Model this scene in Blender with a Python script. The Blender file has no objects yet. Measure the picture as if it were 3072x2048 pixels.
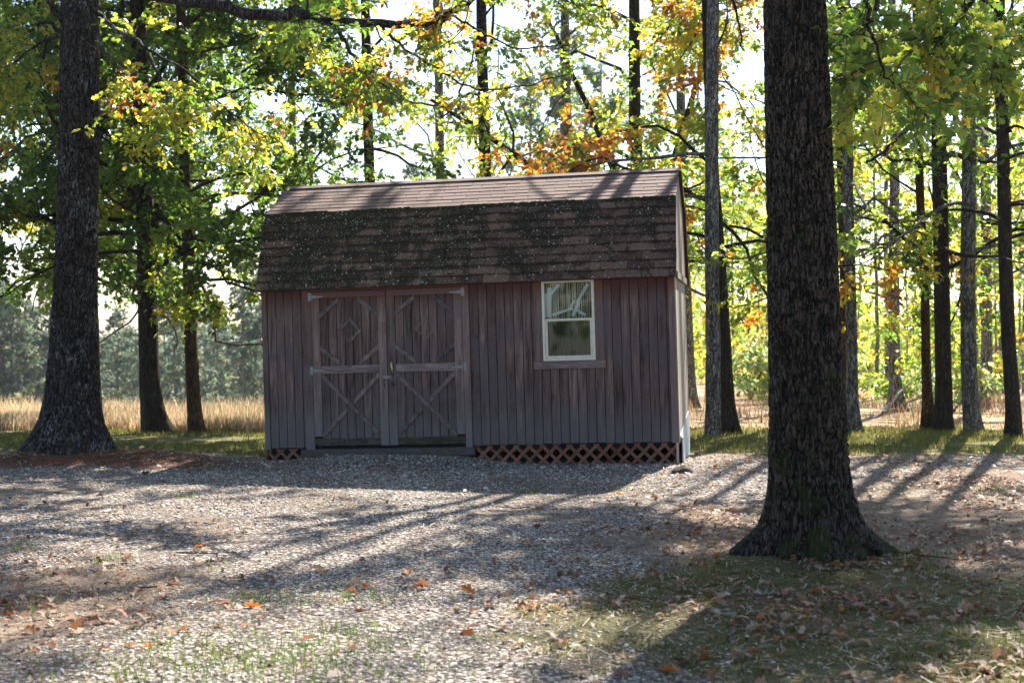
import bpy, math, random
import numpy as np
from mathutils import Vector, Matrix, Euler

# ------------------------------------------------------------------ camera, sky, sun, exposure
scene = bpy.context.scene
FPX, CXP, HORIZ, CAMH = 4267.0, 1536.0, 1000.0, 1.52      # focal length and horizon of the photograph (3072 wide)
SUN_AZ, SUN_EL = math.radians(21.0), math.radians(45.0)   # azimuth: to the right of the view direction

cam_data = bpy.data.cameras.new("camera")
cam_data.sensor_width = 36.0
cam_data.lens = 50.0
cam_data.clip_start = 0.1
cam_data.clip_end = 3000.0
cam_data.dof.use_dof = True
cam_data.dof.focus_distance = 13.0
cam_data.dof.aperture_fstop = 3.4
cam = bpy.data.objects.new("camera", cam_data)
cam.location = (0, 0, CAMH)
cam.rotation_euler = (math.radians(90.0) - math.atan((1024.0 - HORIZ) / FPX), 0, 0)
scene.collection.objects.link(cam)
scene.camera = cam

world = bpy.data.worlds.new("World")
scene.world = world
world.use_nodes = True
wn = world.node_tree.nodes
sky = wn.new("ShaderNodeTexSky")
sky.sky_type = 'NISHITA'
sky.sun_disc = False
sky.sun_elevation = SUN_EL
sky.sun_rotation = SUN_AZ
sky.air_density = 1.0
sky.dust_density = 0.9
sky.ozone_density = 1.4
bg = wn["Background"]
bg.inputs[1].default_value = 0.074
world.node_tree.links.new(sky.outputs[0], bg.inputs[0])

sun_data = bpy.data.lights.new("sun", 'SUN')
sun_data.energy = 5.0
sun_data.angle = math.radians(0.55)
sun_data.color = (1.0, 0.93, 0.82)
sun = bpy.data.objects.new("sun", sun_data)
SUND = Vector((math.sin(SUN_AZ) * math.cos(SUN_EL), math.cos(SUN_AZ) * math.cos(SUN_EL), math.sin(SUN_EL)))
sun.rotation_euler = SUND.to_track_quat('Z', 'Y').to_euler()
sun.location = (10, 20, 30)
scene.collection.objects.link(sun)

scene.view_settings.view_transform = 'Standard'
scene.view_settings.look = 'None'
scene.view_settings.gamma = 1.0
scene.view_settings.use_curve_mapping = False
scene.view_settings.exposure = 1.82
scene.render.engine = 'CYCLES'
scene.cycles.use_denoising = True
scene.cycles.max_bounces = 6
scene.cycles.diffuse_bounces = 3
scene.cycles.glossy_bounces = 2
scene.cycles.transmission_bounces = 4
scene.cycles.transparent_max_bounces = 6
scene.cycles.sample_clamp_indirect = 6.0

rng = np.random.default_rng(11)
random.seed(5)
COL = scene.collection.objects

# ------------------------------------------------------------------ helpers
def P(px, py, d):
    """photo pixel at depth d -> world point"""
    return np.array([(px - CXP) / FPX * d, d, CAMH + (HORIZ - py) / FPX * d])

def smooth(a, b, x):
    t = np.clip((x - a) / (b - a), 0, 1)
    return t * t * (3 - 2 * t)

def hash3(i, j, k, s):
    h = (i.astype(np.int64) * 374761393 + j.astype(np.int64) * 668265263 + k.astype(np.int64) * 2147483647 + s * 144665) & 0xffffffff
    h = ((h ^ (h >> 13)) * 1274126177) & 0xffffffff
    h = ((h ^ (h >> 16)) * 2246822519) & 0xffffffff
    return ((h ^ (h >> 15)) & 0xffffff) / float(0xffffff)

def vnoise(x, y, z=None, s=0):
    x = np.asarray(x, float); y = np.asarray(y, float)
    z = np.zeros_like(x) if z is None else np.asarray(z, float)
    i, j, k = np.floor(x), np.floor(y), np.floor(z)
    u, v, w = x - i, y - j, z - k
    u, v, w = u*u*(3-2*u), v*v*(3-2*v), w*w*(3-2*w)
    i, j, k = i.astype(np.int64), j.astype(np.int64), k.astype(np.int64)
    r = 0
    for a in (0, 1):
        for b in (0, 1):
            for c in (0, 1):
                r = r + hash3(i+a, j+b, k+c, s) * (u if a else 1-u) * (v if b else 1-v) * (w if c else 1-w)
    return r

def fbm(x, y, z=None, s=0, o=4):
    r = 0; a = 0.5; f = 1.0
    for n in range(o):
        r = r + a * vnoise(np.asarray(x)*f, np.asarray(y)*f, None if z is None else np.asarray(z)*f, s+n)
        a *= 0.5; f *= 2.03
    return r

def voro(x, y, s=0):
    """F1, F2, cell id on a jittered grid"""
    i0, j0 = np.floor(x).astype(np.int64), np.floor(y).astype(np.int64)
    f1 = np.full(x.shape, 9.0); f2 = np.full(x.shape, 9.0); cid = np.zeros(x.shape)
    for a in (-1, 0, 1):
        for b in (-1, 0, 1):
            i, j = i0 + a, j0 + b
            k = np.zeros_like(i)
            cx = i + hash3(i, j, k, s); cy = j + hash3(i, j, k, s+1)
            d = np.hypot(x - cx, y - cy)
            near = d < f1
            f2 = np.where(near, f1, np.minimum(f2, d))
            cid = np.where(near, hash3(i, j, k, s+2), cid)
            f1 = np.where(near, d, f1)
    return f1, f2, cid

def mesh_np(name, V, F, mat=None, smooth_shade=False, attrs=None):
    """V (n,3), F (m,k) one face size"""
    V = np.ascontiguousarray(V, dtype=np.float32); F = np.ascontiguousarray(F, dtype=np.int32)
    me = bpy.data.meshes.new(name)
    m, k = F.shape
    me.vertices.add(len(V)); me.vertices.foreach_set("co", V.ravel())
    me.loops.add(m * k); me.loops.foreach_set("vertex_index", F.ravel())
    me.polygons.add(m)
    me.polygons.foreach_set("loop_start", np.arange(0, m*k, k, dtype=np.int32))
    if smooth_shade:
        me.polygons.foreach_set("use_smooth", np.ones(m, dtype=bool))
    if attrs:
        for an, (typ, arr) in attrs.items():
            at = me.attributes.new(an, typ, 'POINT')
            if typ == 'FLOAT':
                at.data.foreach_set("value", np.ascontiguousarray(arr, dtype=np.float32).ravel())
            else:
                at.data.foreach_set("color", np.ascontiguousarray(arr, dtype=np.float32).ravel())
    me.update(calc_edges=True)
    if mat: me.materials.append(mat)
    return me

def add(name, me, parent=None, loc=None, rot=None):
    o = bpy.data.objects.new(name, me)
    COL.link(o)
    if parent is not None: o.parent = parent
    if loc is not None: o.location = loc
    if rot is not None: o.rotation_euler = rot
    return o

def tag(o, label=None, cat=None, group=None, kind=None):
    if label: o["label"] = label
    if cat: o["category"] = cat
    if group: o["group"] = group
    if kind: o["kind"] = kind
    return o

def empty(name, loc=(0, 0, 0), rot=(0, 0, 0)):
    o = bpy.data.objects.new(name, None)
    o.empty_display_size = 0.2
    o.location = loc; o.rotation_euler = rot
    COL.link(o)
    return o

class MB:
    """collects pieces into one mesh"""
    def __init__(self): self.v = []; self.f = []
    def raw(self, vs, fs):
        b = len(self.v); self.v += [tuple(p) for p in vs]; self.f += [[i + b for i in q] for q in fs]
        return self
    def box(self, x0, x1, y0, y1, z0, z1):
        return self.raw([(x0,y0,z0),(x1,y0,z0),(x1,y1,z0),(x0,y1,z0),(x0,y0,z1),(x1,y0,z1),(x1,y1,z1),(x0,y1,z1)],
                        [(0,3,2,1),(4,5,6,7),(0,1,5,4),(1,2,6,5),(2,3,7,6),(3,0,4,7)])
    def prism(self, poly, y0, y1):
        """polygon in x,z (counter-clockwise seen from -y) pushed from y0 (front) to y1"""
        n = len(poly)
        vs = [(x, y0, z) for x, z in poly] + [(x, y1, z) for x, z in poly]
        fs = [list(range(n)), list(range(2*n-1, n-1, -1))]
        for i in range(n):
            j = (i+1) % n
            fs.append([i, i+n, j+n, j])
        return self.raw(vs, fs)
    def mesh(self, name, mat, bevel=0.0):
        me = bpy.data.meshes.new(name)
        me.from_pydata(self.v, [], self.f); me.update()
        if mat: me.materials.append(mat)
        if bevel > 0:
            import bmesh
            bm = bmesh.new(); bm.from_mesh(me)
            bmesh.ops.recalc_face_normals(bm, faces=bm.faces)
            bmesh.ops.bevel(bm, geom=list(bm.edges), offset=bevel, segments=1, affect='EDGES', profile=0.5)
            bm.to_mesh(me); bm.free()
        return me
    def build(self, name, mat, parent=None, bevel=0.0):
        return add(name, self.mesh(name, mat, bevel), parent)

def tube(pts, rad, sides=6, cap=True):
    pts = np.asarray(pts, float); n = len(pts)
    rad = np.broadcast_to(np.asarray(rad, float), (n,))
    t = np.gradient(pts, axis=0); t /= np.linalg.norm(t, axis=1)[:, None] + 1e-9
    ref = np.array([0.0, 0, 1]) if abs(t[0, 2]) < 0.9 else np.array([1.0, 0, 0])
    u = np.cross(t[0], ref); u /= np.linalg.norm(u)
    us = np.empty((n, 3))
    for i in range(n):
        u = u - t[i] * np.dot(u, t[i]); u /= np.linalg.norm(u) + 1e-9
        us[i] = u
    w = np.cross(t, us)
    a = np.arange(sides) / sides * 2 * math.pi
    V = pts[:, None, :] + rad[:, None, None] * (np.cos(a)[None, :, None] * us[:, None, :] + np.sin(a)[None, :, None] * w[:, None, :])
    V = V.reshape(-1, 3)
    i = np.arange(n - 1)[:, None] * sides; j = np.arange(sides)[None, :]; jn = (j + 1) % sides
    F = np.stack([i + j, i + jn, i + sides + jn, i + sides + j], -1).reshape(-1, 4)
    return V, F

def join(parts):
    Vs, Fs, b = [], [], 0
    for V, F in parts:
        Vs.append(V); Fs.append(F + b); b += len(V)
    return np.concatenate(Vs), np.concatenate(Fs)

# ------------------------------------------------------------------ materials
def newmat(name):
    m = bpy.data.materials.new(name); m.use_nodes = True
    nt = m.node_tree
    return m, nt, nt.nodes, nt.links, nt.nodes["Principled BSDF"]

def N(nt, kind, **kw):
    n = nt.nodes.new(kind)
    for k, v in kw.items():
        if hasattr(n, k): setattr(n, k, v)
    return n

def ramp(nt, fac, stops, interp='LINEAR'):
    r = nt.nodes.new("ShaderNodeValToRGB"); r.color_ramp.interpolation = interp
    e = r.color_ramp.elements
    while len(e) < len(stops): e.new(0.5)
    for q, (p, c) in zip(e, stops):
        q.position = p; q.color = (*c, 1) if len(c) == 3 else c
    nt.links.new(fac, r.inputs[0])
    return r.outputs[0]

def mix(nt, fac, a, b, mode='MIX'):
    m = nt.nodes.new("ShaderNodeMix"); m.data_type = 'RGBA'; m.blend_type = mode
    for sock, v in ((m.inputs[0], fac), (m.inputs[6], a), (m.inputs[7], b)):
        if hasattr(v, "is_output"): nt.links.new(v, sock)
        elif isinstance(v, (int, float)): sock.default_value = v
        else: sock.default_value = (*v, 1)
    return m.outputs[2]

def mathn(nt, op, a, b=None, c=None, clamp=False):
    m = nt.nodes.new("ShaderNodeMath"); m.operation = op; m.use_clamp = clamp
    for i, v in enumerate((a, b, c)):
        if v is None: continue
        if hasattr(v, "is_output"): nt.links.new(v, m.inputs[i])
        else: m.inputs[i].default_value = v
    return m.outputs[0]

def maprange(nt, v, a, b, c=0.0, d=1.0):
    m = nt.nodes.new("ShaderNodeMapRange"); m.interpolation_type = 'SMOOTHSTEP'
    nt.links.new(v, m.inputs[0])
    for i, q in enumerate((a, b, c, d)): m.inputs[i+1].default_value = q
    return m.outputs[0]

def noise(nt, vec, scale, detail=4, rough=0.55, dist=0.0):
    n = nt.nodes.new("ShaderNodeTexNoise"); n.inputs["Scale"].default_value = scale
    n.inputs["Detail"].default_value = detail; n.inputs["Roughness"].default_value = rough; n.inputs["Distortion"].default_value = dist
    if vec is not None: nt.links.new(vec, n.inputs["Vector"])
    return n.outputs[0]

def voronoi(nt, vec, scale, feature='F1', rnd=1.0):
    n = nt.nodes.new("ShaderNodeTexVoronoi"); n.feature = feature; n.inputs["Scale"].default_value = scale
    n.inputs["Randomness"].default_value = rnd
    if vec is not None: nt.links.new(vec, n.inputs["Vector"])
    return n

def mapping(nt, vec, scale=(1, 1, 1), loc=None, rot=None):
    m = nt.nodes.new("ShaderNodeMapping"); nt.links.new(vec, m.inputs[0])
    m.inputs["Scale"].default_value = scale
    if rot: m.inputs["Rotation"].default_value = rot
    if loc is not None and hasattr(loc, "is_output"): nt.links.new(loc, m.inputs["Location"])
    return m.outputs[0]

def bump(nt, h, strength=0.4, dist=0.01, normal=None):
    b = nt.nodes.new("ShaderNodeBump"); b.inputs["Strength"].default_value = strength; b.inputs["Distance"].default_value = dist
    nt.links.new(h, b.inputs["Height"])
    if normal is not None: nt.links.new(normal, b.inputs["Normal"])
    return b.outputs[0]

def pos(nt): return nt.nodes.new("ShaderNodeNewGeometry").outputs["Position"]
def objrand(nt): return nt.nodes.new("ShaderNodeObjectInfo").outputs["Random"]
def attr(nt, name):
    a = nt.nodes.new("ShaderNodeAttribute"); a.attribute_name = name
    return a

def wood_mat(name, dark, light, axis='z', stain=None, rough=0.8, low_grey=None, eave=None):
    """weathered stained timber with grain along an axis; each piece its own tone"""
    m, nt, n, L, bs = newmat(name)
    p = pos(nt); r = objrand(nt)
    off = nt.nodes.new("ShaderNodeCombineXYZ")
    for i in range(3): L.new(mathn(nt, 'MULTIPLY', r, 37.0 + 11*i), off.inputs[i])
    sc = {'z': (26, 26, 1.6), 'x': (1.6, 26, 26), 'd': (14, 14, 14)}[axis]
    v = mapping(nt, p, sc, off.outputs[0])
    g = noise(nt, v, 1.0, 6, 0.62, 0.6)
    g2 = noise(nt, mapping(nt, p, tuple(q*3.3 for q in sc), off.outputs[0]), 1.0, 3, 0.6)
    big = noise(nt, p, 1.7, 3, 0.6, 0.4)
    c = ramp(nt, g, [(0.34, dark), (0.50, tuple(0.5*(a+b) for a, b in zip(dark, light))), (0.68, light)])
    bare = noise(nt, mapping(nt, p, tuple(q*0.45 for q in sc), off.outputs[0]), 1.0, 5, 0.7, 1.2)
    c = mix(nt, maprange(nt, bare, 0.60, 0.74, 0, 0.6), c, tuple(min(1, q*1.75) for q in light))
    c = mix(nt, maprange(nt, g2, 0.5, 0.8, 0, 0.5), c, tuple(q*0.45 for q in dark))
    tone = mathn(nt, 'MULTIPLY_ADD', r, 0.75, 0.60)
    tn = nt.nodes.new("ShaderNodeCombineXYZ")
    for i in range(3): L.new(tone, tn.inputs[i])
    c = mix(nt, 1.0, c, tn.outputs[0], 'MULTIPLY')
    if stain: c = mix(nt, maprange(nt, big, 0.44, 0.62, 0, 0.75), c, stain)
    sep = nt.nodes.new("ShaderNodeSeparateXYZ"); L.new(p, sep.inputs[0])
    if low_grey:    # rain-splash greying at the foot of the wall
        f = mathn(nt, 'ADD', sep.outputs[2], mathn(nt, 'MULTIPLY', big, 0.9))
        c = mix(nt, maprange(nt, f, 1.25, 0.75, 0, 0.75), c, low_grey)
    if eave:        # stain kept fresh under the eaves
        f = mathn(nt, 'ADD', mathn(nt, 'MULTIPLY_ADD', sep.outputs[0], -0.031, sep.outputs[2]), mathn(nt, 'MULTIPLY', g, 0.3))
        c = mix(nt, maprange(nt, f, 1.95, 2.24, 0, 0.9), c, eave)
    L.new(c, bs.inputs["Base Color"])
    bs.inputs["Roughness"].default_value = rough
    bs.inputs["Specular IOR Level"].default_value = 0.25
    L.new(bump(nt, mathn(nt, 'ADD', g, mathn(nt, 'MULTIPLY', g2, 0.5)), 0.5, 0.004), bs.inputs["Normal"])
    return m

def plain_mat(name, col, rough=0.6, metal=0.0, var=0.25, scale=20.0, spec=0.4):
    m, nt, n, L, bs = newmat(name)
    p = pos(nt)
    g = noise(nt, p, scale, 5, 0.6)
    c = ramp(nt, g, [(0.25, tuple(q*(1-var) for q in col)), (0.75, tuple(min(1, q*(1+var)) for q in col))])
    L.new(c, bs.inputs["Base Color"])
    bs.inputs["Roughness"].default_value = rough; bs.inputs["Metallic"].default_value = metal
    bs.inputs["Specular IOR Level"].default_value = spec
    L.new(bump(nt, g, 0.15, 0.003), bs.inputs["Normal"])
    return m

def leaf_mat(name, trans=0.5, gain=1.7, rough=0.38, spec=0.45, tint=(1.1, 1.15, 0.55)):
    m, nt, n, L, bs = newmat(name)
    a = attr(nt, "col")
    L.new(a.outputs["Color"], bs.inputs["Base Color"])
    bs.inputs["Roughness"].default_value = rough
    bs.inputs["Specular IOR Level"].default_value = spec
    tr = nt.nodes.new("ShaderNodeBsdfTranslucent")
    g = mix(nt, 1.0, a.outputs["Color"], tuple(gain*q for q in tint), 'MULTIPLY')
    L.new(g, tr.inputs[0])
    mx = nt.nodes.new("ShaderNodeMixShader"); mx.inputs[0].default_value = trans
    L.new(bs.outputs[0], mx.inputs[1]); L.new(tr.outputs[0], mx.inputs[2])
    L.new(mx.outputs[0], nt.nodes["Material Output"].inputs[0])
    return m

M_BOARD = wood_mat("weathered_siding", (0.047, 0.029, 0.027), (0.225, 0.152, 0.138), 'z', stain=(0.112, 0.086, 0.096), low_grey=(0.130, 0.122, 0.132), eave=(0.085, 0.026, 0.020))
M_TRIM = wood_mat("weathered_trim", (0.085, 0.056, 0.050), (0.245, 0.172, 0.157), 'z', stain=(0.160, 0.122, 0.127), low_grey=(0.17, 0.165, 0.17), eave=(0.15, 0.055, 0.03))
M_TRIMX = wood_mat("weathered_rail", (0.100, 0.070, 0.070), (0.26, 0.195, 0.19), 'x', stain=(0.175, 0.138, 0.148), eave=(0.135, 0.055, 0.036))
M_BRACE = wood_mat("weathered_brace", (0.085, 0.062, 0.060), (0.215, 0.165, 0.158), 'd')
M_LATT = wood_mat("lattice_wood", (0.16, 0.062, 0.042), (0.29, 0.125, 0.085), 'd', stain=(0.19, 0.10, 0.075))
M_ROT = wood_mat("rotten_rail", (0.028, 0.024, 0.018), (0.14, 0.12, 0.09), 'x', stain=(0.03, 0.032, 0.02))
M_SILL = wood_mat("sill_timber", (0.06, 0.06, 0.065), (0.13, 0.125, 0.14), 'x', stain=(0.06, 0.065, 0.035))
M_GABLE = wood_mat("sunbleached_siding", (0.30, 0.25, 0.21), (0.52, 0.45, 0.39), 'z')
M_RAKE = wood_mat("dark_red_rake", (0.05, 0.018, 0.016), (0.10, 0.035, 0.028), 'z')
M_DARK = plain_mat("dark_sheathing", (0.018, 0.015, 0.014), 0.95, var=0.3, spec=0.1)
M_WHITE = plain_mat("cream_enamel", (0.72, 0.68, 0.58), 0.45, var=0.10, scale=14)
M_GALV = plain_mat("galvanised_steel", (0.26, 0.265, 0.26), 0.5, 0.45, var=0.35, scale=60)
M_IRON = plain_mat("dark_iron", (0.05, 0.05, 0.055), 0.5, 0.7, var=0.4, scale=60)
M_BRASS = plain_mat("worn_brass", (0.75, 0.66, 0.40), 0.3, 0.8, var=0.2, scale=60)
M_PALE = plain_mat("pale_blue_paint", (0.74, 0.80, 0.86), 0.6, var=0.10, scale=9)
M_SHEET = plain_mat("grey_sheet", (0.55, 0.60, 0.64), 0.45, 0.0, var=0.10, scale=5)

def curtain_material():
    m, nt, n, L, bs = newmat("curtain_fabric")
    g = noise(nt, mapping(nt, pos(nt), (90, 90, 3)), 1.0, 3)
    c = ramp(nt, g, [(0.3, (0.50, 0.43, 0.31)), (0.7, (0.78, 0.72, 0.60))])
    L.new(c, bs.inputs["Base Color"]); bs.inputs["Roughness"].default_value = 0.9
    return m
M_CURT = curtain_material()

def glass_material():
    m, nt, n, L, bs = newmat("window_glass")
    tr = nt.nodes.new("ShaderNodeBsdfTransparent"); tr.inputs[0].default_value = (0.93, 0.95, 0.94, 1)
    gl = nt.nodes.new("ShaderNodeBsdfGlossy"); gl.inputs["Roughness"].default_value = 0.03
    fr = nt.nodes.new("ShaderNodeFresnel"); fr.inputs[0].default_value = 1.5
    f = mathn(nt, 'MULTIPLY_ADD', fr.outputs[0], 0.8, 0.0)
    mx = nt.nodes.new("ShaderNodeMixShader"); L.new(f, mx.inputs[0])
    L.new(tr.outputs[0], mx.inputs[1]); L.new(gl.outputs[0], mx.inputs[2])
    L.new(mx.outputs[0], nt.nodes["Material Output"].inputs[0])
    return m
M_GLASS = glass_material()

def shingle_material(name, mossy):
    m, nt, n, L, bs = newmat(name)
    p = pos(nt); r = objrand(nt)
    gran = noise(nt, p, 260, 3, 0.7)
    tone = noise(nt, p, 9, 4, 0.6)
    base = ramp(nt, r, [(0.0, (0.055, 0.028, 0.020)), (0.5, (0.130, 0.074, 0.054)), (1.0, (0.235, 0.148, 0.110))]) if mossy else \
           ramp(nt, r, [(0.0, (0.130, 0.084, 0.074)), (0.5, (0.168, 0.112, 0.098)), (1.0, (0.21, 0.146, 0.128))])
    c = mix(nt, maprange(nt, gran, 0.35, 0.65, 0, 0.55), base, (0.026, 0.017, 0.015) if mossy else (0.13, 0.09, 0.085))
    c = mix(nt, maprange(nt, tone, 0.45, 0.75, 0, 0.4), c, (0.14, 0.12, 0.085))
    if mossy:
        # moss growth: heavier to the left end and, mixed with painted shade, along the tab edges
        sep = nt.nodes.new("ShaderNodeSeparateXYZ"); L.new(p, sep.inputs[0])
        ms = noise(nt, p, 3.2, 5, 0.65, 0.6)
        lean = mathn(nt, 'MULTIPLY_ADD', sep.outputs[0], -0.030, 0.0)
        hi = maprange(nt, sep.outputs[2], 2.6, 3.05, 0, 0.10)
        f = mathn(nt, 'ADD', mathn(nt, 'ADD', ms, lean), hi)
        fine = noise(nt, p, 60, 4, 0.7)
        f2 = mathn(nt, 'ADD', f, mathn(nt, 'MULTIPLY_ADD', fine, 0.35, -0.19))
        f2 = mathn(nt, 'ADD', f2, maprange(nt, attr(nt, "row").outputs["Fac"], 0.45, 0.85, 0, 0.20))  # moss band doubles as painted shade under the butt above
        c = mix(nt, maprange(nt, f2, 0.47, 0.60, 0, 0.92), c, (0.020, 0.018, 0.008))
        # pale lichen rosettes
        for scl, thr, dens in ((21, 0.27, 0.24), (48, 0.30, 0.36)):
            v = voronoi(nt, p, scl)
            spot = maprange(nt, mathn(nt, 'ADD', v.outputs["Distance"], mathn(nt, 'MULTIPLY_ADD', fine, 0.3, -0.15)), thr, thr*0.6, 0, 1)
            sepc = nt.nodes.new("ShaderNodeSeparateColor"); L.new(v.outputs["Color"], sepc.inputs[0])
            keep = maprange(nt, mathn(nt, 'ADD', sepc.outputs[0], mathn(nt, 'MULTIPLY', sep.outputs[0], 0.03)), dens, dens-0.06, 0, 1)
            c = mix(nt, mathn(nt, 'MULTIPLY', mathn(nt, 'MULTIPLY', spot, keep), 0.8), c, (0.46, 0.44, 0.40))
        hgt = mathn(nt, 'ADD', gran, mathn(nt, 'MULTIPLY', maprange(nt, f2, 0.47, 0.65, 0, 1), 2.5))
    else:
        hgt = gran
    L.new(c, bs.inputs["Base Color"]); bs.inputs["Roughness"].default_value = 0.9
    bs.inputs["Specular IOR Level"].default_value = 0.25
    L.new(bump(nt, hgt, 0.6, 0.004), bs.inputs["Normal"])
    return m
M_SHM = shingle_material("mossy_shingle", True)
M_SHC = shingle_material("clean_shingle", False)

def bark_material(name, plate, fissure, lichen, lich_amt, moss, moss_amt, base_lichen=0.0, scale=1.0):
    m, nt, n, L, bs = newmat(name)
    p = pos(nt)
    a = attr(nt, "bark").outputs["Fac"]
    v = mapping(nt, p, (30*scale, 30*scale, 6*scale))
    g = noise(nt, v, 1.0, 5, 0.65, 0.8)
    fine = noise(nt, mapping(nt, p, (110, 110, 45)), 1.0, 3, 0.7)
    # furrows: narrow cracks along the level lines of stretched noise, two sizes
    def crack(sc, w):
        q = noise(nt, mapping(nt, p, (sc, sc, sc*0.27)), 1.0, 2, 0.5, 0.5)
        return maprange(nt, mathn(nt, 'ABSOLUTE', mathn(nt, 'SUBTRACT', q, 0.5)), 0.0, w, 0, 1)
    ck = mathn(nt, 'MULTIPLY', crack(34*scale, 0.085), mathn(nt, 'MULTIPLY_ADD', crack(70*scale, 0.085), 0.65, 0.35))
    f = mathn(nt, 'MULTIPLY', mathn(nt, 'MULTIPLY_ADD', g, 0.75, mathn(nt, 'MULTIPLY', a, 0.45)), mathn(nt, 'MULTIPLY_ADD', ck, 0.88, 0.12))
    c = ramp(nt, f, [(0.20, fissure), (0.70, plate)])
    c = mix(nt, maprange(nt, fine, 0.45, 0.75, 0, 0.5), c, tuple(q*0.55 for q in plate))
    big = noise(nt, p, 2.3, 4, 0.6, 0.5)
    mid = noise(nt, mapping(nt, p, (26, 26, 11)), 1.0, 3, 0.6)
    sep = nt.nodes.new("ShaderNodeSeparateXYZ"); L.new(p, sep.inputs[0])
    lf = mathn(nt, 'ADD', mathn(nt, 'MULTIPLY', big, 0.5), mathn(nt, 'MULTIPLY', mid, 0.62))
    if base_lichen:
        lf = mathn(nt, 'ADD', lf, maprange(nt, sep.outputs[2], 0.75, 0.05, 0, base_lichen))
    c = mix(nt, mathn(nt, 'MULTIPLY', maprange(nt, lf, lich_amt, lich_amt+0.07, 0, 0.85), maprange(nt, ck, 0.3, 0.8, 0, 1)), c, lichen)
    mf = mathn(nt, 'ADD', noise(nt, p, 5.0, 4, 0.65), maprange(nt, sep.outputs[2], 1.0, 0.0, 0, 0.14))
    c = mix(nt, maprange(nt, mf, moss_amt, moss_amt+0.1, 0, 0.85), c, moss)
    L.new(c, bs.inputs["Base Color"]); bs.inputs["Roughness"].default_value = 0.9
    bs.inputs["Specular IOR Level"].default_value = 0.2
    L.new(bump(nt, mathn(nt, 'ADD', mathn(nt, 'MULTIPLY_ADD', ck, 1.2, g), mathn(nt, 'MULTIPLY', fine, 0.4)), 1.0, 0.012), bs.inputs["Normal"])
    return m
M_BARK_R = bark_material("mossy_oak_bark", (0.125, 0.100, 0.082), (0.006, 0.005, 0.004), (0.30, 0.33, 0.33), 0.70, (0.045, 0.055, 0.016), 0.60)
M_BARK_L = bark_material("lichen_oak_bark", (0.115, 0.092, 0.080), (0.006, 0.005, 0.004), (0.29, 0.30, 0.295), 0.605, (0.05, 0.05, 0.02), 0.70, base_lichen=0.055)
M_BARK = bark_material("brown_bark", (0.078, 0.056, 0.042), (0.018, 0.013, 0.010), (0.28, 0.28, 0.26), 0.66, (0.05, 0.05, 0.02), 0.66, scale=0.8)
M_BARK_G = bark_material("grey_bark", (0.33, 0.31, 0.285), (0.05, 0.045, 0.04), (0.48, 0.48, 0.46), 0.58, (0.06, 0.07, 0.03), 0.70, scale=0.7)
M_BARK_O = bark_material("orange_brown_bark", (0.19, 0.105, 0.055), (0.04, 0.022, 0.014), (0.28, 0.24, 0.2), 0.68, (0.06, 0.05, 0.02), 0.70, scale=0.8)
M_DEAD = bark_material("bleached_deadwood", (0.42, 0.38, 0.34), (0.16, 0.13, 0.11), (0.5, 0.5, 0.48), 0.6, (0.1, 0.09, 0.05), 0.8)

M_LEAF = leaf_mat("leaf", 0.60, 2.6)
M_LEAFG = leaf_mat("grass_blade", 0.40, 1.3, 0.6, 0.25, (1.05, 1.0, 0.8))
M_NEEDLE = leaf_mat("pine_needles", 0.35, 1.5, 0.6, 0.2, (0.95, 1.05, 0.95))
M_LITTER = leaf_mat("dry_leaf", 0.30, 1.2, 0.6, 0.3, (1.1, 0.95, 0.75))
# ------------------------------------------------------------------ ground
LX, LY = P(213, 1360, 17.0)[:2]       # foot of the lichen-spotted oak
RX, RY = P(2436, 1690, 9.5)[:2]       # foot of the mossy oak
def gz(x, y):
    x = np.asarray(x, float); y = np.asarray(y, float)
    t = np.maximum(0, y - 21.0)
    t = np.minimum(t * t / (t + 4.0), 115.0)
    w = smooth(-0.12, 0.08, x / np.maximum(y, 1.0))
    z = -(0.066 * (1 - w) + 0.026 * w) * t
    near = 1 - smooth(19, 30, y)
    z = z + near * (0.05 * (vnoise(x*0.45+9, y*0.45, s=3) - 0.5) + 0.018 * (vnoise(x*2.1, y*2.1, s=4) - 0.5))
    z = z + 0.15 * np.exp(-(((x - LX - 0.3)/1.5)**2 + ((y - LY + 0.2)/0.7)**2))
    z = z + 0.09 * np.exp(-(((x - RX)/0.9)**2 + ((y - RY)/0.9)**2))
    z = z + 0.05 * np.exp(-(((x - 2.2)/1.3)**2 + ((y - 16.2)/1.2)**2))
    z = z + 0.10 * np.exp(-(((x + 1.35)/1.15)**4 + ((y - 16.75)/0.75)**4))      # gravel banked up to the doors
    return z

def warp(x, y, s, k=0.6):
    return k * (fbm(x*0.9, y*0.9, s=s, o=3) - 0.45)

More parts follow.
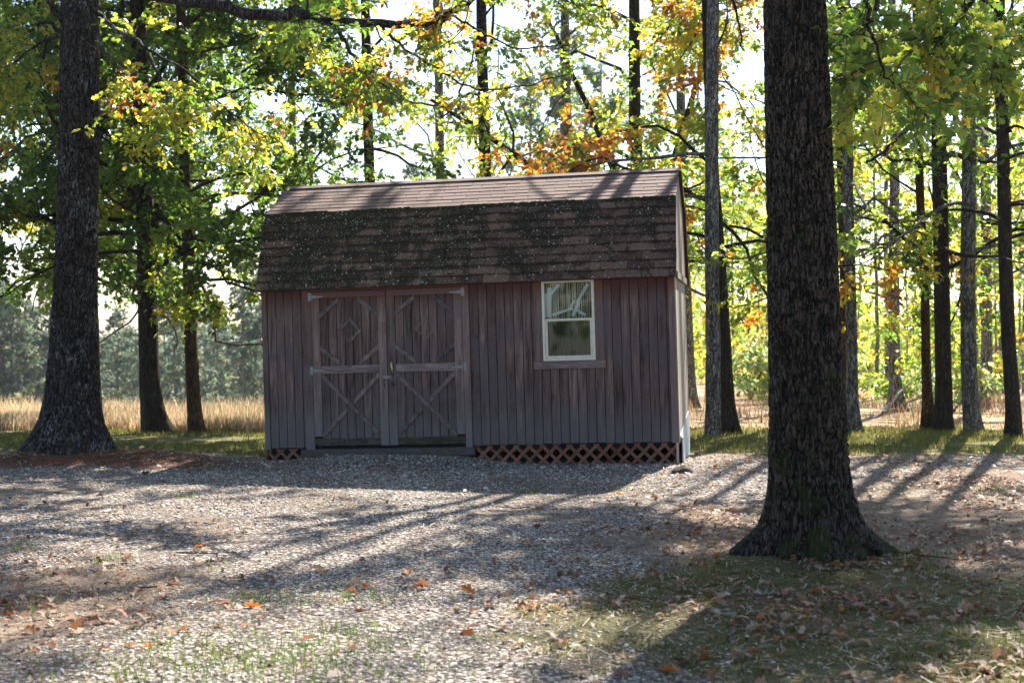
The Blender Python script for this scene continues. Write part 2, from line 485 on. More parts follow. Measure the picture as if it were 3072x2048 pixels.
def zones(x, y):
    """how much gravel, moss, litter, lawn, field, red earth lies at a point"""
    x = np.asarray(x, float); y = np.asarray(y, float)
    wx = x + warp(x, y, 21, 1.6); wy = y + warp(x, y, 31, 1.6)
    ang = wx / np.maximum(wy, 0.5)
    lawn = smooth(17.6, 18.6, wy) * (1 - smooth(22.0, 23.5, wy))
    right = smooth(0.55, 1.6, wx - 0.02*(wy-6))
    field = smooth(21.8, 23.2, wy) * (1 - smooth(-0.02, 0.06, ang))
    woods = smooth(21.8, 23.0, wy) * smooth(-0.02, 0.06, ang)
    moss = np.exp(-(((wx - 1.75)/1.5)**2 + ((wy - 7.9)/1.7)**2)) * 1.25
    moss = np.clip(moss + 0.5*np.exp(-(((wx - 2.6)/1.6)**2 + ((wy - 6.4)/1.2)**2)), 0, 1)
    litter = right * (1 - smooth(17.4, 18.2, wy)) * (0.55 - 0.30*smooth(12.0, 13.5, wy))
    litter = np.maximum(litter, 0.9 * np.exp(-(((wx + 2.75)/0.75)**2 + ((wy - 8.0)/1.8)**2)))
    litter = np.maximum(litter, 0.85 * np.exp(-(((wx - 5.6)/1.6)**2 + ((wy - 14.3)/1.4)**2)))
    red = 1.1*np.exp(-(((wx - LX - 0.5)/2.1)**2 + ((wy - LY + 0.35)/0.75)**2))
    rut = np.clip(np.exp(-((wx + 0.35*wy - 3.6)/0.35)**2) + np.exp(-((wx + 0.35*wy - 2.1)/0.35)**2), 0, 1)
    gravel = (1 - smooth(17.0, 18.0, wy)) * (0.62 + 0.3*rut + 0.7*(fbm(x*0.8+3, y*0.8, s=51, o=3)-0.45)) * (1 - 0.72 * smooth(0.5, 2.0, wx - 0.8*np.maximum(0, wy-11))) 
    return np.clip(gravel, 0, 1), np.clip(moss, 0, 1), np.clip(litter, 0, 1), lawn, field, np.clip(red, 0, 1), woods

def grade(lo, mid0, mid1, hi, step, growth=1.22):
    c = list(np.arange(mid0, mid1 + 1e-6, step))
    s = step
    while c[-1] < hi: s *= growth; c.append(c[-1] + s)
    s = step; b = []
    v = mid0
    while v > lo: s *= growth; v -= s; b.append(v)
    return np.array(b[::-1] + c)

gx = grade(-300, -7.5, 8.5, 300, 0.14); gy = grade(-40, 4.5, 24.0, 520, 0.14)
GX, GY = np.meshgrid(gx, gy)
GZ = gz(GX, GY)
nx, ny = len(gx), len(gy)
ii = (np.arange(ny-1)[:, None]*nx + np.arange(nx-1)[None, :])
GF = np.stack([ii, ii+1, ii+nx+1, ii+nx], -1).reshape(-1, 4)
zn = zones(GX.ravel(), GY.ravel())

def ground_material():
    m, nt, n, L, bs = newmat("ground_surface")
    p = pos(nt)
    A = {k: attr(nt, k).outputs["Fac"] for k in ("gravel", "moss", "litter", "lawn", "field", "red", "woods")}
    n1 = noise(nt, p, 2.2, 5, 0.65); n2 = noise(nt, p, 14, 5, 0.7); n3 = noise(nt, p, 90, 3, 0.7)
    # soil between the stones
    soil = ramp(nt, n2, [(0.32, (0.075, 0.055, 0.043)), (0.68, (0.29, 0.23, 0.18))])
    v = voronoi(nt, p, 34)
    sepc = nt.nodes.new("ShaderNodeSeparateColor"); L.new(v.outputs["Color"], sepc.inputs[0])
    stone = ramp(nt, sepc.outputs[0], [(0.0, (0.14, 0.12, 0.11)), (0.45, (0.33, 0.29, 0.26)), (0.8, (0.52, 0.46, 0.41)), (1.0, (0.68, 0.61, 0.55))])
    stone = mix(nt, maprange(nt, v.outputs["Distance"], 0.32, 0.62, 0, 0.92), stone, (0.055, 0.044, 0.037))
    gm = maprange(nt, mathn(nt, 'ADD', A["gravel"], mathn(nt, 'MULTIPLY_ADD', n2, 1.2, -0.6)), 0.35, 0.65)
    c = mix(nt, gm, soil, stone)
    lit = ramp(nt, n3, [(0.3, (0.085, 0.055, 0.038)), (0.55, (0.20, 0.145, 0.105)), (0.8, (0.36, 0.28, 0.22))])
    lm = maprange(nt, mathn(nt, 'ADD', A["litter"], mathn(nt, 'MULTIPLY_ADD', n2, 0.9, -0.45)), 0.3, 0.6, 0, 0.85)
    c = mix(nt, lm, c, lit)
    mossc = ramp(nt, n3, [(0.32, (0.030, 0.028, 0.010)), (0.7, (0.130, 0.122, 0.030))])
    mm = maprange(nt, mathn(nt, 'ADD', A["moss"], mathn(nt, 'ADD', mathn(nt, 'MULTIPLY_ADD', n2, 0.8, -0.4), mathn(nt, 'MULTIPLY_ADD', n1, 1.0, -0.5))), 0.42, 0.62, 0, 0.85)
    c = mix(nt, mm, c, mossc)
    redc = ramp(nt, n2, [(0.3, (0.055, 0.026, 0.018)), (0.7, (0.20, 0.085, 0.05))])
    c = mix(nt, maprange(nt, mathn(nt, 'ADD', A["red"], mathn(nt, 'MULTIPLY_ADD', n2, 0.7, -0.35)), 0.3, 0.6), c, redc)
    lawnc = ramp(nt, n2, [(0.25, (0.20, 0.15, 0.08)), (0.5, (0.12, 0.12, 0.04)), (0.8, (0.17, 0.15, 0.06))])
    c = mix(nt, A["lawn"], c, lawnc)
    fc = ramp(nt, n1, [(0.3, (0.22, 0.16, 0.09)), (0.7, (0.36, 0.28, 0.16))])
    c = mix(nt, A["field"], c, fc)
    wc = ramp(nt, n1, [(0.3, (0.26, 0.20, 0.11)), (0.5, (0.36, 0.25, 0.17)), (0.75, (0.30, 0.27, 0.12))])
    c = mix(nt, A["woods"], c, wc)
    L.new(c, bs.inputs["Base Color"]); bs.inputs["Roughness"].default_value = 0.95
    bs.inputs["Specular IOR Level"].default_value = 0.15
    h = mathn(nt, 'ADD', mathn(nt, 'MULTIPLY', mathn(nt, 'SUBTRACT', 1.0, v.outputs["Distance"]), mathn(nt, 'MULTIPLY', gm, 1.0)), mathn(nt, 'MULTIPLY_ADD', n2, 0.8, mathn(nt, 'MULTIPLY', n3, 0.6)))
    L.new(bump(nt, h, 0.8, 0.018), bs.inputs["Normal"])
    return m
M_GROUND = ground_material()
me = mesh_np("ground", np.stack([GX.ravel(), GY.ravel(), GZ.ravel()], 1), GF, M_GROUND, True,
             {k: ('FLOAT', a) for k, a in zip(("gravel", "moss", "litter", "lawn", "field", "red", "woods"), zn)})
tag(add("ground", me), kind="structure")

# ------------------------------------------------------------------ the shed
THETA, TILT = math.radians(9.5), 0.0295
SL, SW, SH = 4.877, 2.44, 1.885
shed = empty("barn_shed")
O = P(800, 1345, 16.90)
uvec = np.array([math.cos(THETA), -math.sin(THETA), TILT]); uvec /= np.linalg.norm(uvec)
vvec = np.array([math.sin(THETA), math.cos(THETA), 0.0])
wvec = np.cross(uvec, vvec)
shed.matrix_world = Matrix(((uvec[0], vvec[0], wvec[0], O[0]), (uvec[1], vvec[1], wvec[1], O[1]), (uvec[2], vvec[2], wvec[2], O[2]), (0, 0, 0, 1)))
tag(shed, "weathered brown wooden barn shed with gambrel shingle roof and double doors", "shed")
def W2L(p):
    q = np.asarray(p) - O
    return np.array([q @ uvec, q @ vvec, q @ wvec])
def L2W(a, b, c): return O + a*uvec + b*vvec + c*wvec
CAMP = np.array([0, 0, CAMH])
def FW(px, py, b=0.0):
    """photo pixel -> (along, up) on the front plane of the shed, b metres behind it"""
    d = P(px, py, 1.0) - CAMP
    c0 = W2L(CAMP)
    dl = np.array([d @ uvec, d @ vvec, d @ wvec])
    t = (b - c0[1]) / dl[1]
    q = c0 + t * dl
    return q[0], q[2]

def part(name, parent=shed): 
    o = empty(name); o.parent = parent
    return o

# openings
WU0, WZ1 = FW(1624, 842); WU1, WZ0 = FW(1788, 1079)
DU0 = FW(940, 1100)[0]; DU1 = FW(1391, 1100)[0]
DZ0 = 0.015; DZ1 = FW(1165, 868)[1]
front = part("front_wall")
mb = MB()
mb.box(0.0, DU0-0.005, 0.014, 0.05, 0.0, 1.95)
mb.box(DU1+0.005, WU0+0.01, 0.014, 0.05, 0.0, 1.95)
mb.box(WU1-0.01, SL, 0.014, 0.05, 0.0, 1.95)
mb.box(WU0+0.01, WU1-0.01, 0.014, 0.05, 0.0, WZ0+0.01)
mb.box(WU0+0.01, WU1-0.01, 0.014, 0.05, WZ1-0.01, 1.95)
mb.box(DU0-0.005, DU1+0.005, 0.016, 0.05, DZ1+0.004, 1.95)
mb.build("sheathing", M_DARK, front)
pitch = 0.1033; gap = 0.0075
def board_run(u0, u1, z0, z1, parent, cut=None, y0=0.0, y1=0.0135):
    u = u0
    while u < u1 - 0.012:
        e = min(u + pitch, u1)
        a, b = u + gap*0.5, e - gap*0.5
        j = random.uniform(-0.0012, 0.0012); zb = z0 + random.uniform(-0.006, 0.004)
        pieces = []
        if cut and b > cut[0] and a < cut[1]:       # notched round the window opening
            ia, ib = max(a, cut[0]), min(b, cut[1])
            if ib - ia > 0.004:
                pieces.append([(ia, ib, zb, cut[2])])
                if z1 - cut[3] > 0.02: pieces.append([(ia, ib, cut[3], z1)])
            if a < cut[0] - 0.002: pieces[0 if pieces else slice(0, 0)] = ([(a, ia, zb, z1)] + pieces[0]) if pieces else [[(a, b, zb, z1)]]
            if b > cut[1] + 0.002: pieces[0 if pieces else slice(0, 0)] = ([(ib, b, zb, z1)] + pieces[0]) if pieces else [[(a, b, zb, z1)]]
        else: pieces = [[(a, b, zb, z1)]]
        for pc in pieces:
            m_ = MB()
            for (p0, p1, q0, q1) in pc: m_.box(p0, p1, y0 + j, y1, q0, q1)
            m_.build("board", M_BOARD, parent, 0.0014)
        u = e
CL = FW(912, 1100)[0]; CR = FW(1413, 1100)[0]
board_run(0.055, CL, 0.0, 1.94, front)
board_run(CR, SL - 0.075, 0.0, 1.94, front, cut=(WU0-0.002, WU1+0.002, WZ0+0.002, WZ1-0.002))
# corner boards and door casing
MB().box(-0.012, 0.052, -0.016, 0.0125, -0.01, 1.93).build("corner_board", M_TRIM, shed, 0.003)
MB().box(SL-0.078, SL-0.004, -0.018, 0.0125, -0.01, 1.93).build("corner_board", M_TRIM, shed, 0.003)
MB().box(CL+0.004, DU0-0.004, -0.020, 0.0125, -0.03, 1.93).build("door_casing", M_TRIM, shed, 0.003)
MB().box(DU1+0.004, CR-0.004, -0.020, 0.0125, -0.03, 1.93).build("door_casing", M_TRIM, shed, 0.003)
MB().box(DU0-0.002, DU1+0.002, -0.014, 0.0125, DZ1+0.006, 1.95).build("door_header", M_TRIMX, shed, 0.002)

# doors
def strip(u0, z0, u1, z1, w, y0, y1):
    """a batten from one point to another, square ends"""
    d = np.array([u1-u0, z1-z0]); ln = np.linalg.norm(d); d /= ln; nrm = np.array([-d[1], d[0]]) * w * 0.5
    a = np.array([u0, z0]); b = np.array([u1, z1])
    return MB().prism([tuple(a-nrm), tuple(b-nrm), tuple(b+nrm), tuple(a+nrm)], y0, y1)
def brace(door, u0, z0, u1, z1, w=0.05, y0=-0.018, clip=None):
    """diagonal batten with ends cut along the stiles"""
    s = 1 if u1 > u0 else -1
    if s < 0: u0, z0, u1, z1 = u1, z1, u0, z0
    L_ = math.hypot(u1-u0, z1-z0); h = w*0.5*L_/(u1-u0)
    MB().prism([(u0, z0-h), (u1, z1-h), (u1, z1+h), (u0, z0+h)], y0, 0.0).build("brace", M_BRACE, door, 0.002)

UMID = FW(1163.5, 1100)[0]
RZ1 = FW(1060, 1095)[1]; RZ0 = FW(1060, 1119)[1]          # lock rail
BZ = 0.115
for side in (0, 1):
    door = part("door"); tag(door, ["left", "right"][side] and ("plank door leaf with raised diamond of battens" if side == 0 else "plank door leaf with pale ghost of a lost diamond"))
    a, b = (DU0, UMID-0.004) if side == 0 else (UMID+0.004, DU1)
    sw = 0.098
    st = [(a, a+sw), (b-sw, b)]
    MB().box(a+0.002, b-0.002, 0.012, 0.045, DZ0, DZ1-0.002).build("backing", M_DARK, door)
    n = 7; iw = (b-a-2*sw)/n
    for k in range(n):
        j = random.uniform(-0.001, 0.001)
        MB().box(a+sw+k*iw+0.0045, a+sw+(k+1)*iw-0.0045, 0.0+j, 0.012, DZ0+0.01, DZ1-0.01).build("board", M_BOARD, door, 0.0016)
    for (p, q) in st:
        MB().box(p, q, -0.020, 0.0115, DZ0 + (0.0 if (side == 0) == (p == st[1][0]) else BZ), DZ1-0.078).build("stile", M_TRIM, door, 0.003)
    top = MB().box(a, b, -0.021, 0.0115, DZ1-0.076, DZ1-0.001).build("top_rail", M_TRIMX, door, 0.003)
    p, q = st[0][1]+0.002, st[1][0]-0.002
    MB().box(p, q, -0.021, 0.0, RZ0, RZ1).build("lock_rail", M_TRIMX, door, 0.003)
    # rotten bottom rail: a ragged upper edge and a broken lip
    ra = a if side == 0 else a + sw + 0.002
    rb = b - sw - 0.002 if side == 0 else b
    us = np.linspace(ra, rb, 26)
    upper = BZ - 0.006 - 0.022*np.abs(np.array([vnoise(np.array([u*9.0]), np.array([side*7.0]), s=8)[0] for u in us]) - 0.35)
    lower = DZ0 + 0.030*np.array([vnoise(np.array([u*12.0]), np.array([side*3.0+1]), s=9)[0] for u in us])
    m_ = MB()
    for k in range(25):
        yf = -0.020 + 0.014*hash3(np.array([k]), np.array([side]), np.array([0]), 5)[0]
        m_.prism([(us[k], lower[k]), (us[k+1], lower[k+1]), (us[k+1], upper[k+1]), (us[k], upper[k])], yf, 0.0)
    tag(m_.build("bottom_rail", M_ROT, door), "rotten dark bottom rail flaking away")
    # octagon corner battens
    cw = 0.235; ch = 0.215
    tz = DZ1-0.078
    e = 0.018
    brace(door, p-e+0.01, tz-ch, p+cw, tz+0.0 - 0.02)
    brace(door, q-cw, tz-0.02, q+e-0.01, tz-ch)
    brace(door, p-e+0.01, RZ1+ch, p+cw, RZ1+0.02)
    brace(door, q-cw, RZ1+0.02, q+e-0.01, RZ1+ch)
    # cross
    z0, z1 = BZ+0.02, RZ0-0.02
    brace(door, p, z1, q, z0)
    um, zm = (p+q)/2, (z0+z1)/2
    g_ = 0.045
    for (ua, ub) in ((p, um-g_), (um+g_, q)):
        za = z0 + (z1-z0)*(ua-p)/(q-p); zb = z0 + (z1-z0)*(ub-p)/(q-p)
        brace(door, ua, za, ub, zb, y0=-0.0165)
    # diamond
    cu, cz = FW(760/2.613+760, 445/2.613+820) if side == 0 else FW(1350/2.613+760, 430/2.613+820)
    R, r = 0.152, 0.098
    if side == 0:
        dm = part("diamond", door)
        for k in range(4):
            a0, a1 = k*math.pi/2, (k+1)*math.pi/2
            c0, s0, c1, s1 = math.cos(a0), math.sin(a0), math.cos(a1), math.sin(a1)
            f = 0.995
            MB().prism([(cu+r*c0, cz+r*s0), (cu+R*c0*f, cz+R*s0*f), (cu+R*c1*f, cz+R*s1*f), (cu+r*c1, cz+r*s1)], -0.019+0.001*(k % 2), 0.0).build("batten", M_BRACE, dm, 0.0015)
    else:
        ghost = wood_mat("bare_ghost_wood", (0.10, 0.070, 0.052), (0.155, 0.115, 0.09), 'd')
        for k in range(4):
            a0, a1 = k*math.pi/2, (k+1)*math.pi/2
            c0, s0, c1, s1 = math.cos(a0), math.sin(a0), math.cos(a1), math.sin(a1)
            rr, RR = r+0.006, R-0.02
            MB().prism([(cu+rr*c0, cz+rr*s0), (cu+RR*c0, cz+RR*s0), (cu+RR*c1, cz+RR*s1), (cu+rr*c1, cz+rr*s1)], -0.0022, 0.004).build("bare_patch", ghost, door)
    # strap hinges
    for zc in (DZ1-0.060, (RZ0+RZ1)/2 - 0.005):
        hg = part("hinge", door)
        s = -1 if side == 0 else 1
        e0 = a if side == 0 else b
        MB().box(min(e0+s*0.004, e0+s*0.036), max(e0+s*0.004, e0+s*0.036), -0.026, -0.0203, zc-0.048, zc+0.048).build("hinge_plate", M_GALV, hg, 0.001)
        pts = [(e0-s*0.006, zc-0.020), (e0-s*0.145, zc-0.007), (e0-s*0.145, zc+0.007), (e0-s*0.006, zc+0.020)]
        if s < 0: pass
        else: pts = pts[::-1]
        MB().prism(pts, -0.0275, -0.0215).build("hinge_strap", M_GALV, hg, 0.001)
        V, F = tube([(e0, -0.027, zc-0.045), (e0, -0.027, zc+0.045)], 0.0065, 8)
        add("hinge_pin", mesh_np("hinge_pin", V, F, M_GALV, True), hg)
        for (uo, zo) in ((s*0.02, 0.032), (s*0.02, -0.032), (-s*0.04, 0), (-s*0.085, 0), (-s*0.12, 0)):
            V, F = tube([(e0+uo, -0.030, zc+zo), (e0+uo, -0.024, zc+zo)], 0.0042, 6)
            add("screw", mesh_np("screw", V, F, M_IRON), hg)
    if side == 0:
        # hasp
        hu, hz = FW(1158, 1131)
        hs = part("hasp", door)
        MB().box(hu-0.028, hu+0.05, -0.0275, -0.0213, hz-0.016, hz+0.016).build("hasp_strap", M_GALV, hs, 0.001)
        V, F = tube([(hu-0.016, -0.035, hz-0.01), (hu-0.020, -0.036, hz-0.06), (hu-0.012, -0.036, hz-0.115), (hu-0.002, -0.034, hz-0.125)], 0.0055, 6)
        add("hook", mesh_np("hook", V, F, M_IRON, True), hs)
        V, F = tube([(hu-0.016, -0.022, hz-0.006), (hu-0.018, -0.040, hz-0.016), (hu-0.012, -0.022, hz-0.026)], 0.005, 6)
        add("staple", mesh_np("staple", V, F, M_GALV, True), hs)
        # split piece let into the meeting stile
        su, sz = FW(1148, 985)
        MB().box(b-0.050, b-0.004, -0.0235, -0.018, sz-0.075, sz+0.075).build("patch_block", M_TRIM, door, 0.003)
    else:
        hu, hz = FW(1178, 1105)
        hd = part("handle", door)
        V, F = tube([(hu-0.002, -0.020, hz+0.075), (hu-0.004, -0.050, hz+0.060), (hu+0.002, -0.056, hz+0.02), (hu+0.008, -0.052, hz-0.03), (hu+0.006, -0.022, hz-0.045)], [0.008, 0.011, 0.012, 0.011, 0.008], 8)
        add("grip", mesh_np("grip", V, F, M_BRASS, True), hd)
        MB().prism([(hu-0.016, hz-0.085), (hu+0.016, hz-0.085), (hu+0.02, hz+0.04), (hu+0.012, hz+0.095), (hu-0.012, hz+0.095), (hu-0.02, hz+0.04)], -0.025, -0.0205).build("escutcheon", M_IRON, hd, 0.001)
        V, F = tube([(hu-0.012, -0.032, hz-0.075), (hu-0.017, -0.034, hz-0.11), (hu-0.010, -0.032, hz-0.135)], 0.005, 6)
        add("latch_tongue", mesh_np("latch_tongue", V, F, M_GALV, True), hd)
        # padlock hanging at the meeting stile
        MB().prism([(hu-0.020, hz-0.20), (hu+0.020, hz-0.20), (hu+0.022, hz-0.15), (hu-0.022, hz-0.15)], -0.042, -0.022).build("padlock", M_IRON, door, 0.004)

# sill timber and lattice skirt
e = SL - 0.02
MB().box(CL-0.06, CR+0.02, -0.03, 0.09, -0.115, -0.022).build("sill_timber", M_SILL, shed, 0.006)
def lattice(u0, u1, z0, z1, name):
    lt = part(name)
    sp = 0.155; w = 0.05
    hgt = z1 - z0
    for fam in (0, 1):
        k = u0 - hgt - sp
        while k < u1 + hgt:
            if fam == 0: q = [(k, z0), (k+w, z0), (k+w+hgt, z1), (k+hgt, z1)]
            else: q = [(k+hgt, z0), (k+w+hgt, z0), (k+w, z1), (k, z1)]
            # clip to the panel sides
            poly = q
            for (lim, sgn) in ((u0, 1), (u1, -1)):
                out = []
                for i in range(len(poly)):
                    A, B = poly[i], poly[(i+1) % len(poly)]
                    ia, ib = (A[0]-lim)*sgn >= 0, (B[0]-lim)*sgn >= 0
                    if ia: out.append(A)
                    if ia != ib:
                        t = (lim-A[0])/(B[0]-A[0]); out.append((lim, A[1]+t*(B[1]-A[1])))
                poly = out
                if len(poly) < 3: break
            if len(poly) >= 3:
                yb = 0.012 if fam == 0 else 0.0195
                MB().prism(poly, yb, yb+0.007).build("lattice_slat", M_LATT, lt)
            k += sp
    return lt
lattice(CR + 0.03, SL - 0.035, -0.36, -0.012, "lattice_skirt")
lattice(0.02, CL - 0.06, -0.24, -0.012, "lattice_skirt")
MB().box(0.0, SL, 0.035, 0.09, -0.075, -0.004).build("rim_joist", M_DARK, shed)
V, F = tube([(SL-0.012, 0.0, -0.40), (SL-0.012, 0.0, -0.005)], 0.017, 7)
mb = MB().box(SL-0.034, SL-0.006, -0.012, 0.03, -0.36, -0.006); mb.build("skirt_post", wood_mat("raw_post", (0.30, 0.20, 0.15), (0.5, 0.38, 0.3), 'z'), shed, 0.004)

# hull: floor, side and back walls, gables
KN = (0.36, 2.81); RG = (1.22, 3.215); EV = (-0.085, SH-0.01)
def mirror(p): return (SW - p[0], p[1])
mb = MB().box(0.0, SL, 0.05, SW, -0.004, 0.03); mb.build("floor_deck", M_DARK, shed)
MB().box(0.0, SL, SW-0.03, SW, 0.03, 1.95).build("rear_wall", M_BOARD, shed)
MB().box(0.0, 0.03, 0.05, SW-0.03, 0.03, 1.95).build("side_wall", M_BOARD, shed)
# sunlit end wall made of vertical boards
ew = part("side_wall")
MB().box(SL-0.03, SL-0.004, 0.05, SW-0.03, 0.03, 1.95).build("sheathing", M_DARK, ew)
yy = 0.0
while yy < SW - 0.02:
    y2 = min(yy + 0.2035, SW)
    MB().box(SL-0.004, SL+0.010, yy+0.002, y2-0.003, -0.02, 1.88).build("board", M_GABLE, ew, 0.0015)
    yy = y2
# gables
def yz_prism(poly, x0, x1):
    n = len(poly)
    vs = [(x0, y, z) for y, z in poly] + [(x1, y, z) for y, z in poly]
    fs = [list(range(n-1, -1, -1)), list(range(n, 2*n))] + [[i, (i+1) % n, (i+1) % n + n, i+n] for i in range(n)]
    return MB().raw(vs, fs)
gp = [(0.0, 1.88), (SW, 1.88), (SW-0.045, 1.98), (SW-KN[0]-0.01, KN[1]-0.05), (RG[0], RG[1]-0.05), (KN[0]+0.01, KN[1]-0.05), (0.045, 1.98)]
yz_prism(gp, SL-0.02, SL+0.022).build("gable", M_GABLE, shed)
yz_prism(gp, -0.022, 0.02).build("gable", M_BOARD, shed)
MB().box(SL+0.0225, SL+0.04, 0.0, SW, 1.85, 1.93).build("gable_band", M_GABLE, shed, 0.002)
# rake boards on the sunlit gable
def rake(p, q, parent, xa, xb, w=0.085):
    d = np.array(q) - np.array(p); d /= np.linalg.norm(d); nn = np.array([-d[1], d[0]])
    if nn[1] > 0: nn = -nn
    a, b = np.array(p), np.array(q)
    poly = [tuple(a), tuple(b), tuple(b+nn*w), tuple(a+nn*w)]
    return yz_prism(poly, xa, xb).build("rake_board", M_RAKE, parent, 0.002)
EV2 = mirror(EV)
rake((SW-KN[0], KN[1]-0.005), (EV2[0], EV2[1]), shed, SL+0.024, SL+0.062)
rake((RG[0], RG[1]-0.008), (SW-KN[0], KN[1]-0.008), shed, SL+0.024, SL+0.060)
# sheet closing the sunlit end of the crawl space, bowed out at the corner
us = np.linspace(-0.005, SW, 14)
bow = 0.016 + 0.03*np.exp(-us/0.12)
zt = 0.02 + 0.17*np.clip(us/SW*1.2, 0, 1)
Vs = []
for k, u in enumerate(us):
    Vs += [(SL+bow[k], u, -0.42), (SL+bow[k], u, zt[k]+0.03)]
nV = len(Vs); Vs += [(x-0.012, y, z) for (x, y, z) in Vs]
Fs = []
for k in range(13):
    a = 2*k; Fs += [(a, a+2, a+3, a+1), (a+nV, a+1+nV, a+3+nV, a+2+nV), (a+1, a+3, a+3+nV, a+1+nV)]
Fs += [(0, 1, 1+nV, nV)]
MB().raw(Vs, Fs).build("skirt_sheet", M_SHEET, shed)
MB().box(0.0, 0.02, 0.03, SW, -0.32, -0.004).build("side_skirt", M_DARK, shed)
MB().box(0.0, SL, SW-0.02, SW, -0.45, -0.004).build("rear_skirt", M_DARK, shed)

# roof decks
roof = part("roof")
XR0, XR1 = -0.055, SL + 0.030
def slope_box(p, q, th, x0, x1):
    d = np.array(q) - np.array(p); d /= np.linalg.norm(d); nn = np.array([-d[1], d[0]])
    if nn[1] < 0: nn = -nn
    a, b = np.array(p), np.array(q)
    return yz_prism([tuple(a-nn*th), tuple(b-nn*th), tuple(b), tuple(a)], x0, x1)
slope_box(EV, KN, 0.03, XR0+0.01, XR1-0.004).build("roof_deck", M_RAKE, roof)
slope_box(KN, RG, 0.03, XR0+0.01, XR1-0.004).build("roof_deck", M_RAKE, roof)
# rear slopes (not seen): one shingled skin each
slope_box(mirror(EV), mirror(KN), 0.035, XR0, XR1).build("rear_slope", M_SHC, roof)
slope_box(mirror(KN), mirror(RG), 0.035, XR0, XR1).build("rear_slope", M_SHC, roof)
def shingles(p, q, rows, mat, tw=0.305, th=0.021):
    p, q = np.array(p), np.array(q)
    d = q - p; ln = np.linalg.norm(d); d = d/ln; nn = np.array([-d[1], d[0]])
    if nn[1] < 0: nn = -nn
    ex = ln / rows
    for r in range(rows):
        u = XR0 - (tw*0.5 if r % 2 else 0.0) - random.uniform(0, 0.02)
        while u < XR1 - 0.004:
            a, b = max(u, XR0 + random.uniform(-0.004, 0.004)), min(u + tw, XR1 + random.uniform(-0.004, 0.004))
            u += tw
            if b - a < 0.015: continue
            s0 = r*ex - 0.012 + random.uniform(-0.004, 0.004); s1 = min((r+1)*ex + 0.02, ln)
            t0 = th + random.uniform(-0.15, 0.25)*th; t1 = 0.004
            g = 0.007
            A = p + d*s0; B = p + d*s1
            pr = []
            for x in (a + g*0.5, b - g*0.5):
                dz = random.uniform(-0.003, 0.003)
                for (pt, t) in ((A + d*dz, t0), (B, t1), (B, 0.0005), (A + d*dz, t0*0.35)):
                    w_ = pt + nn*t
                    pr.append((x, w_[0], w_[1]))
            sg = MB().raw(pr, [(0, 1, 2, 3), (7, 6, 5, 4), (0, 4, 5, 1), (3, 2, 6, 7), (0, 3, 7, 4), (1, 5, 6, 2)])
            so_ = sg.build("shingle", mat, roof)
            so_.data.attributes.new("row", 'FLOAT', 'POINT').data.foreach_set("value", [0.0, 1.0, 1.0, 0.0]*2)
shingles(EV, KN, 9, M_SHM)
shingles(KN, RG, 8, M_SHC, th=0.011)
# ridge cap
cap = MB()
cap.raw([(XR0, RG[0]-0.10, RG[1]-0.032+0.012), (XR1, RG[0]-0.10, RG[1]-0.032+0.012), (XR1, RG[0], RG[1]+0.022), (XR0, RG[0], RG[1]+0.022),
         (XR0, RG[0]+0.10, RG[1]-0.020), (XR1, RG[0]+0.10, RG[1]-0.020), (XR0, RG[0], RG[1]+0.004), (XR1, RG[0], RG[1]+0.004)],
        [(0, 1, 2, 3), (3, 2, 5, 4), (0, 3, 4, 6), (1, 7, 5, 2), (0, 6, 7, 1), (6, 4, 5, 7)])
cap.build("ridge_cap", M_SHC, roof)
# moss cushions along the knee and in the tab joints
def cushions(n, seed):
    r = np.random.default_rng(seed)
    parts = []
    d = np.array(KN) - np.array(EV); ln = np.linalg.norm(d); d /= ln; nn = np.array([-d[1], d[0]]); nn = nn if nn[1] > 0 else -nn
    ico_v = np.array([(0,0,1),(.89,0,.45),(.28,.85,.45),(-.72,.53,.45),(-.72,-.53,.45),(.28,-.85,.45)])
    ico_f = np.array([(0,1,2),(0,2,3),(0,3,4),(0,4,5),(0,5,1)])
    for k in range(n):
        u = XR0 + (XR1-XR0)*(r.random()**1.35)
        if r.random() < 0.45: s = ln - abs(r.normal(0, 0.012))
        else:
            row = int(r.integers(1, 9)); s = row*ln/9 + r.normal(0.006, 0.006)
        if vnoise(np.array([u*2.3]), np.array([s*4.0]), s=44)[0] + 0.12*(1-u/SL) < 0.47: continue
        rad = r.uniform(0.006, 0.017); h = rad*r.uniform(0.5, 0.9)
        c = np.array(EV) + d*s + nn*0.012
        v = ico_v * np.array([rad*r.uniform(1, 2.0), rad, h])
        V = np.stack([u + v[:, 0], c[0] + v[:, 1]*d[0] + v[:, 2]*nn[0], c[1] + v[:, 1]*d[1] + v[:, 2]*nn[1]], 1)
        parts.append((V, ico_f))
    return join(parts)
V, F = cushions(2600, 3)
o = add("moss", mesh_np("moss", V, F, plain_mat("roof_moss", (0.034, 0.036, 0.014), 1.0, var=0.5, scale=80, spec=0.05), True), roof)
tag(o, kind="stuff")

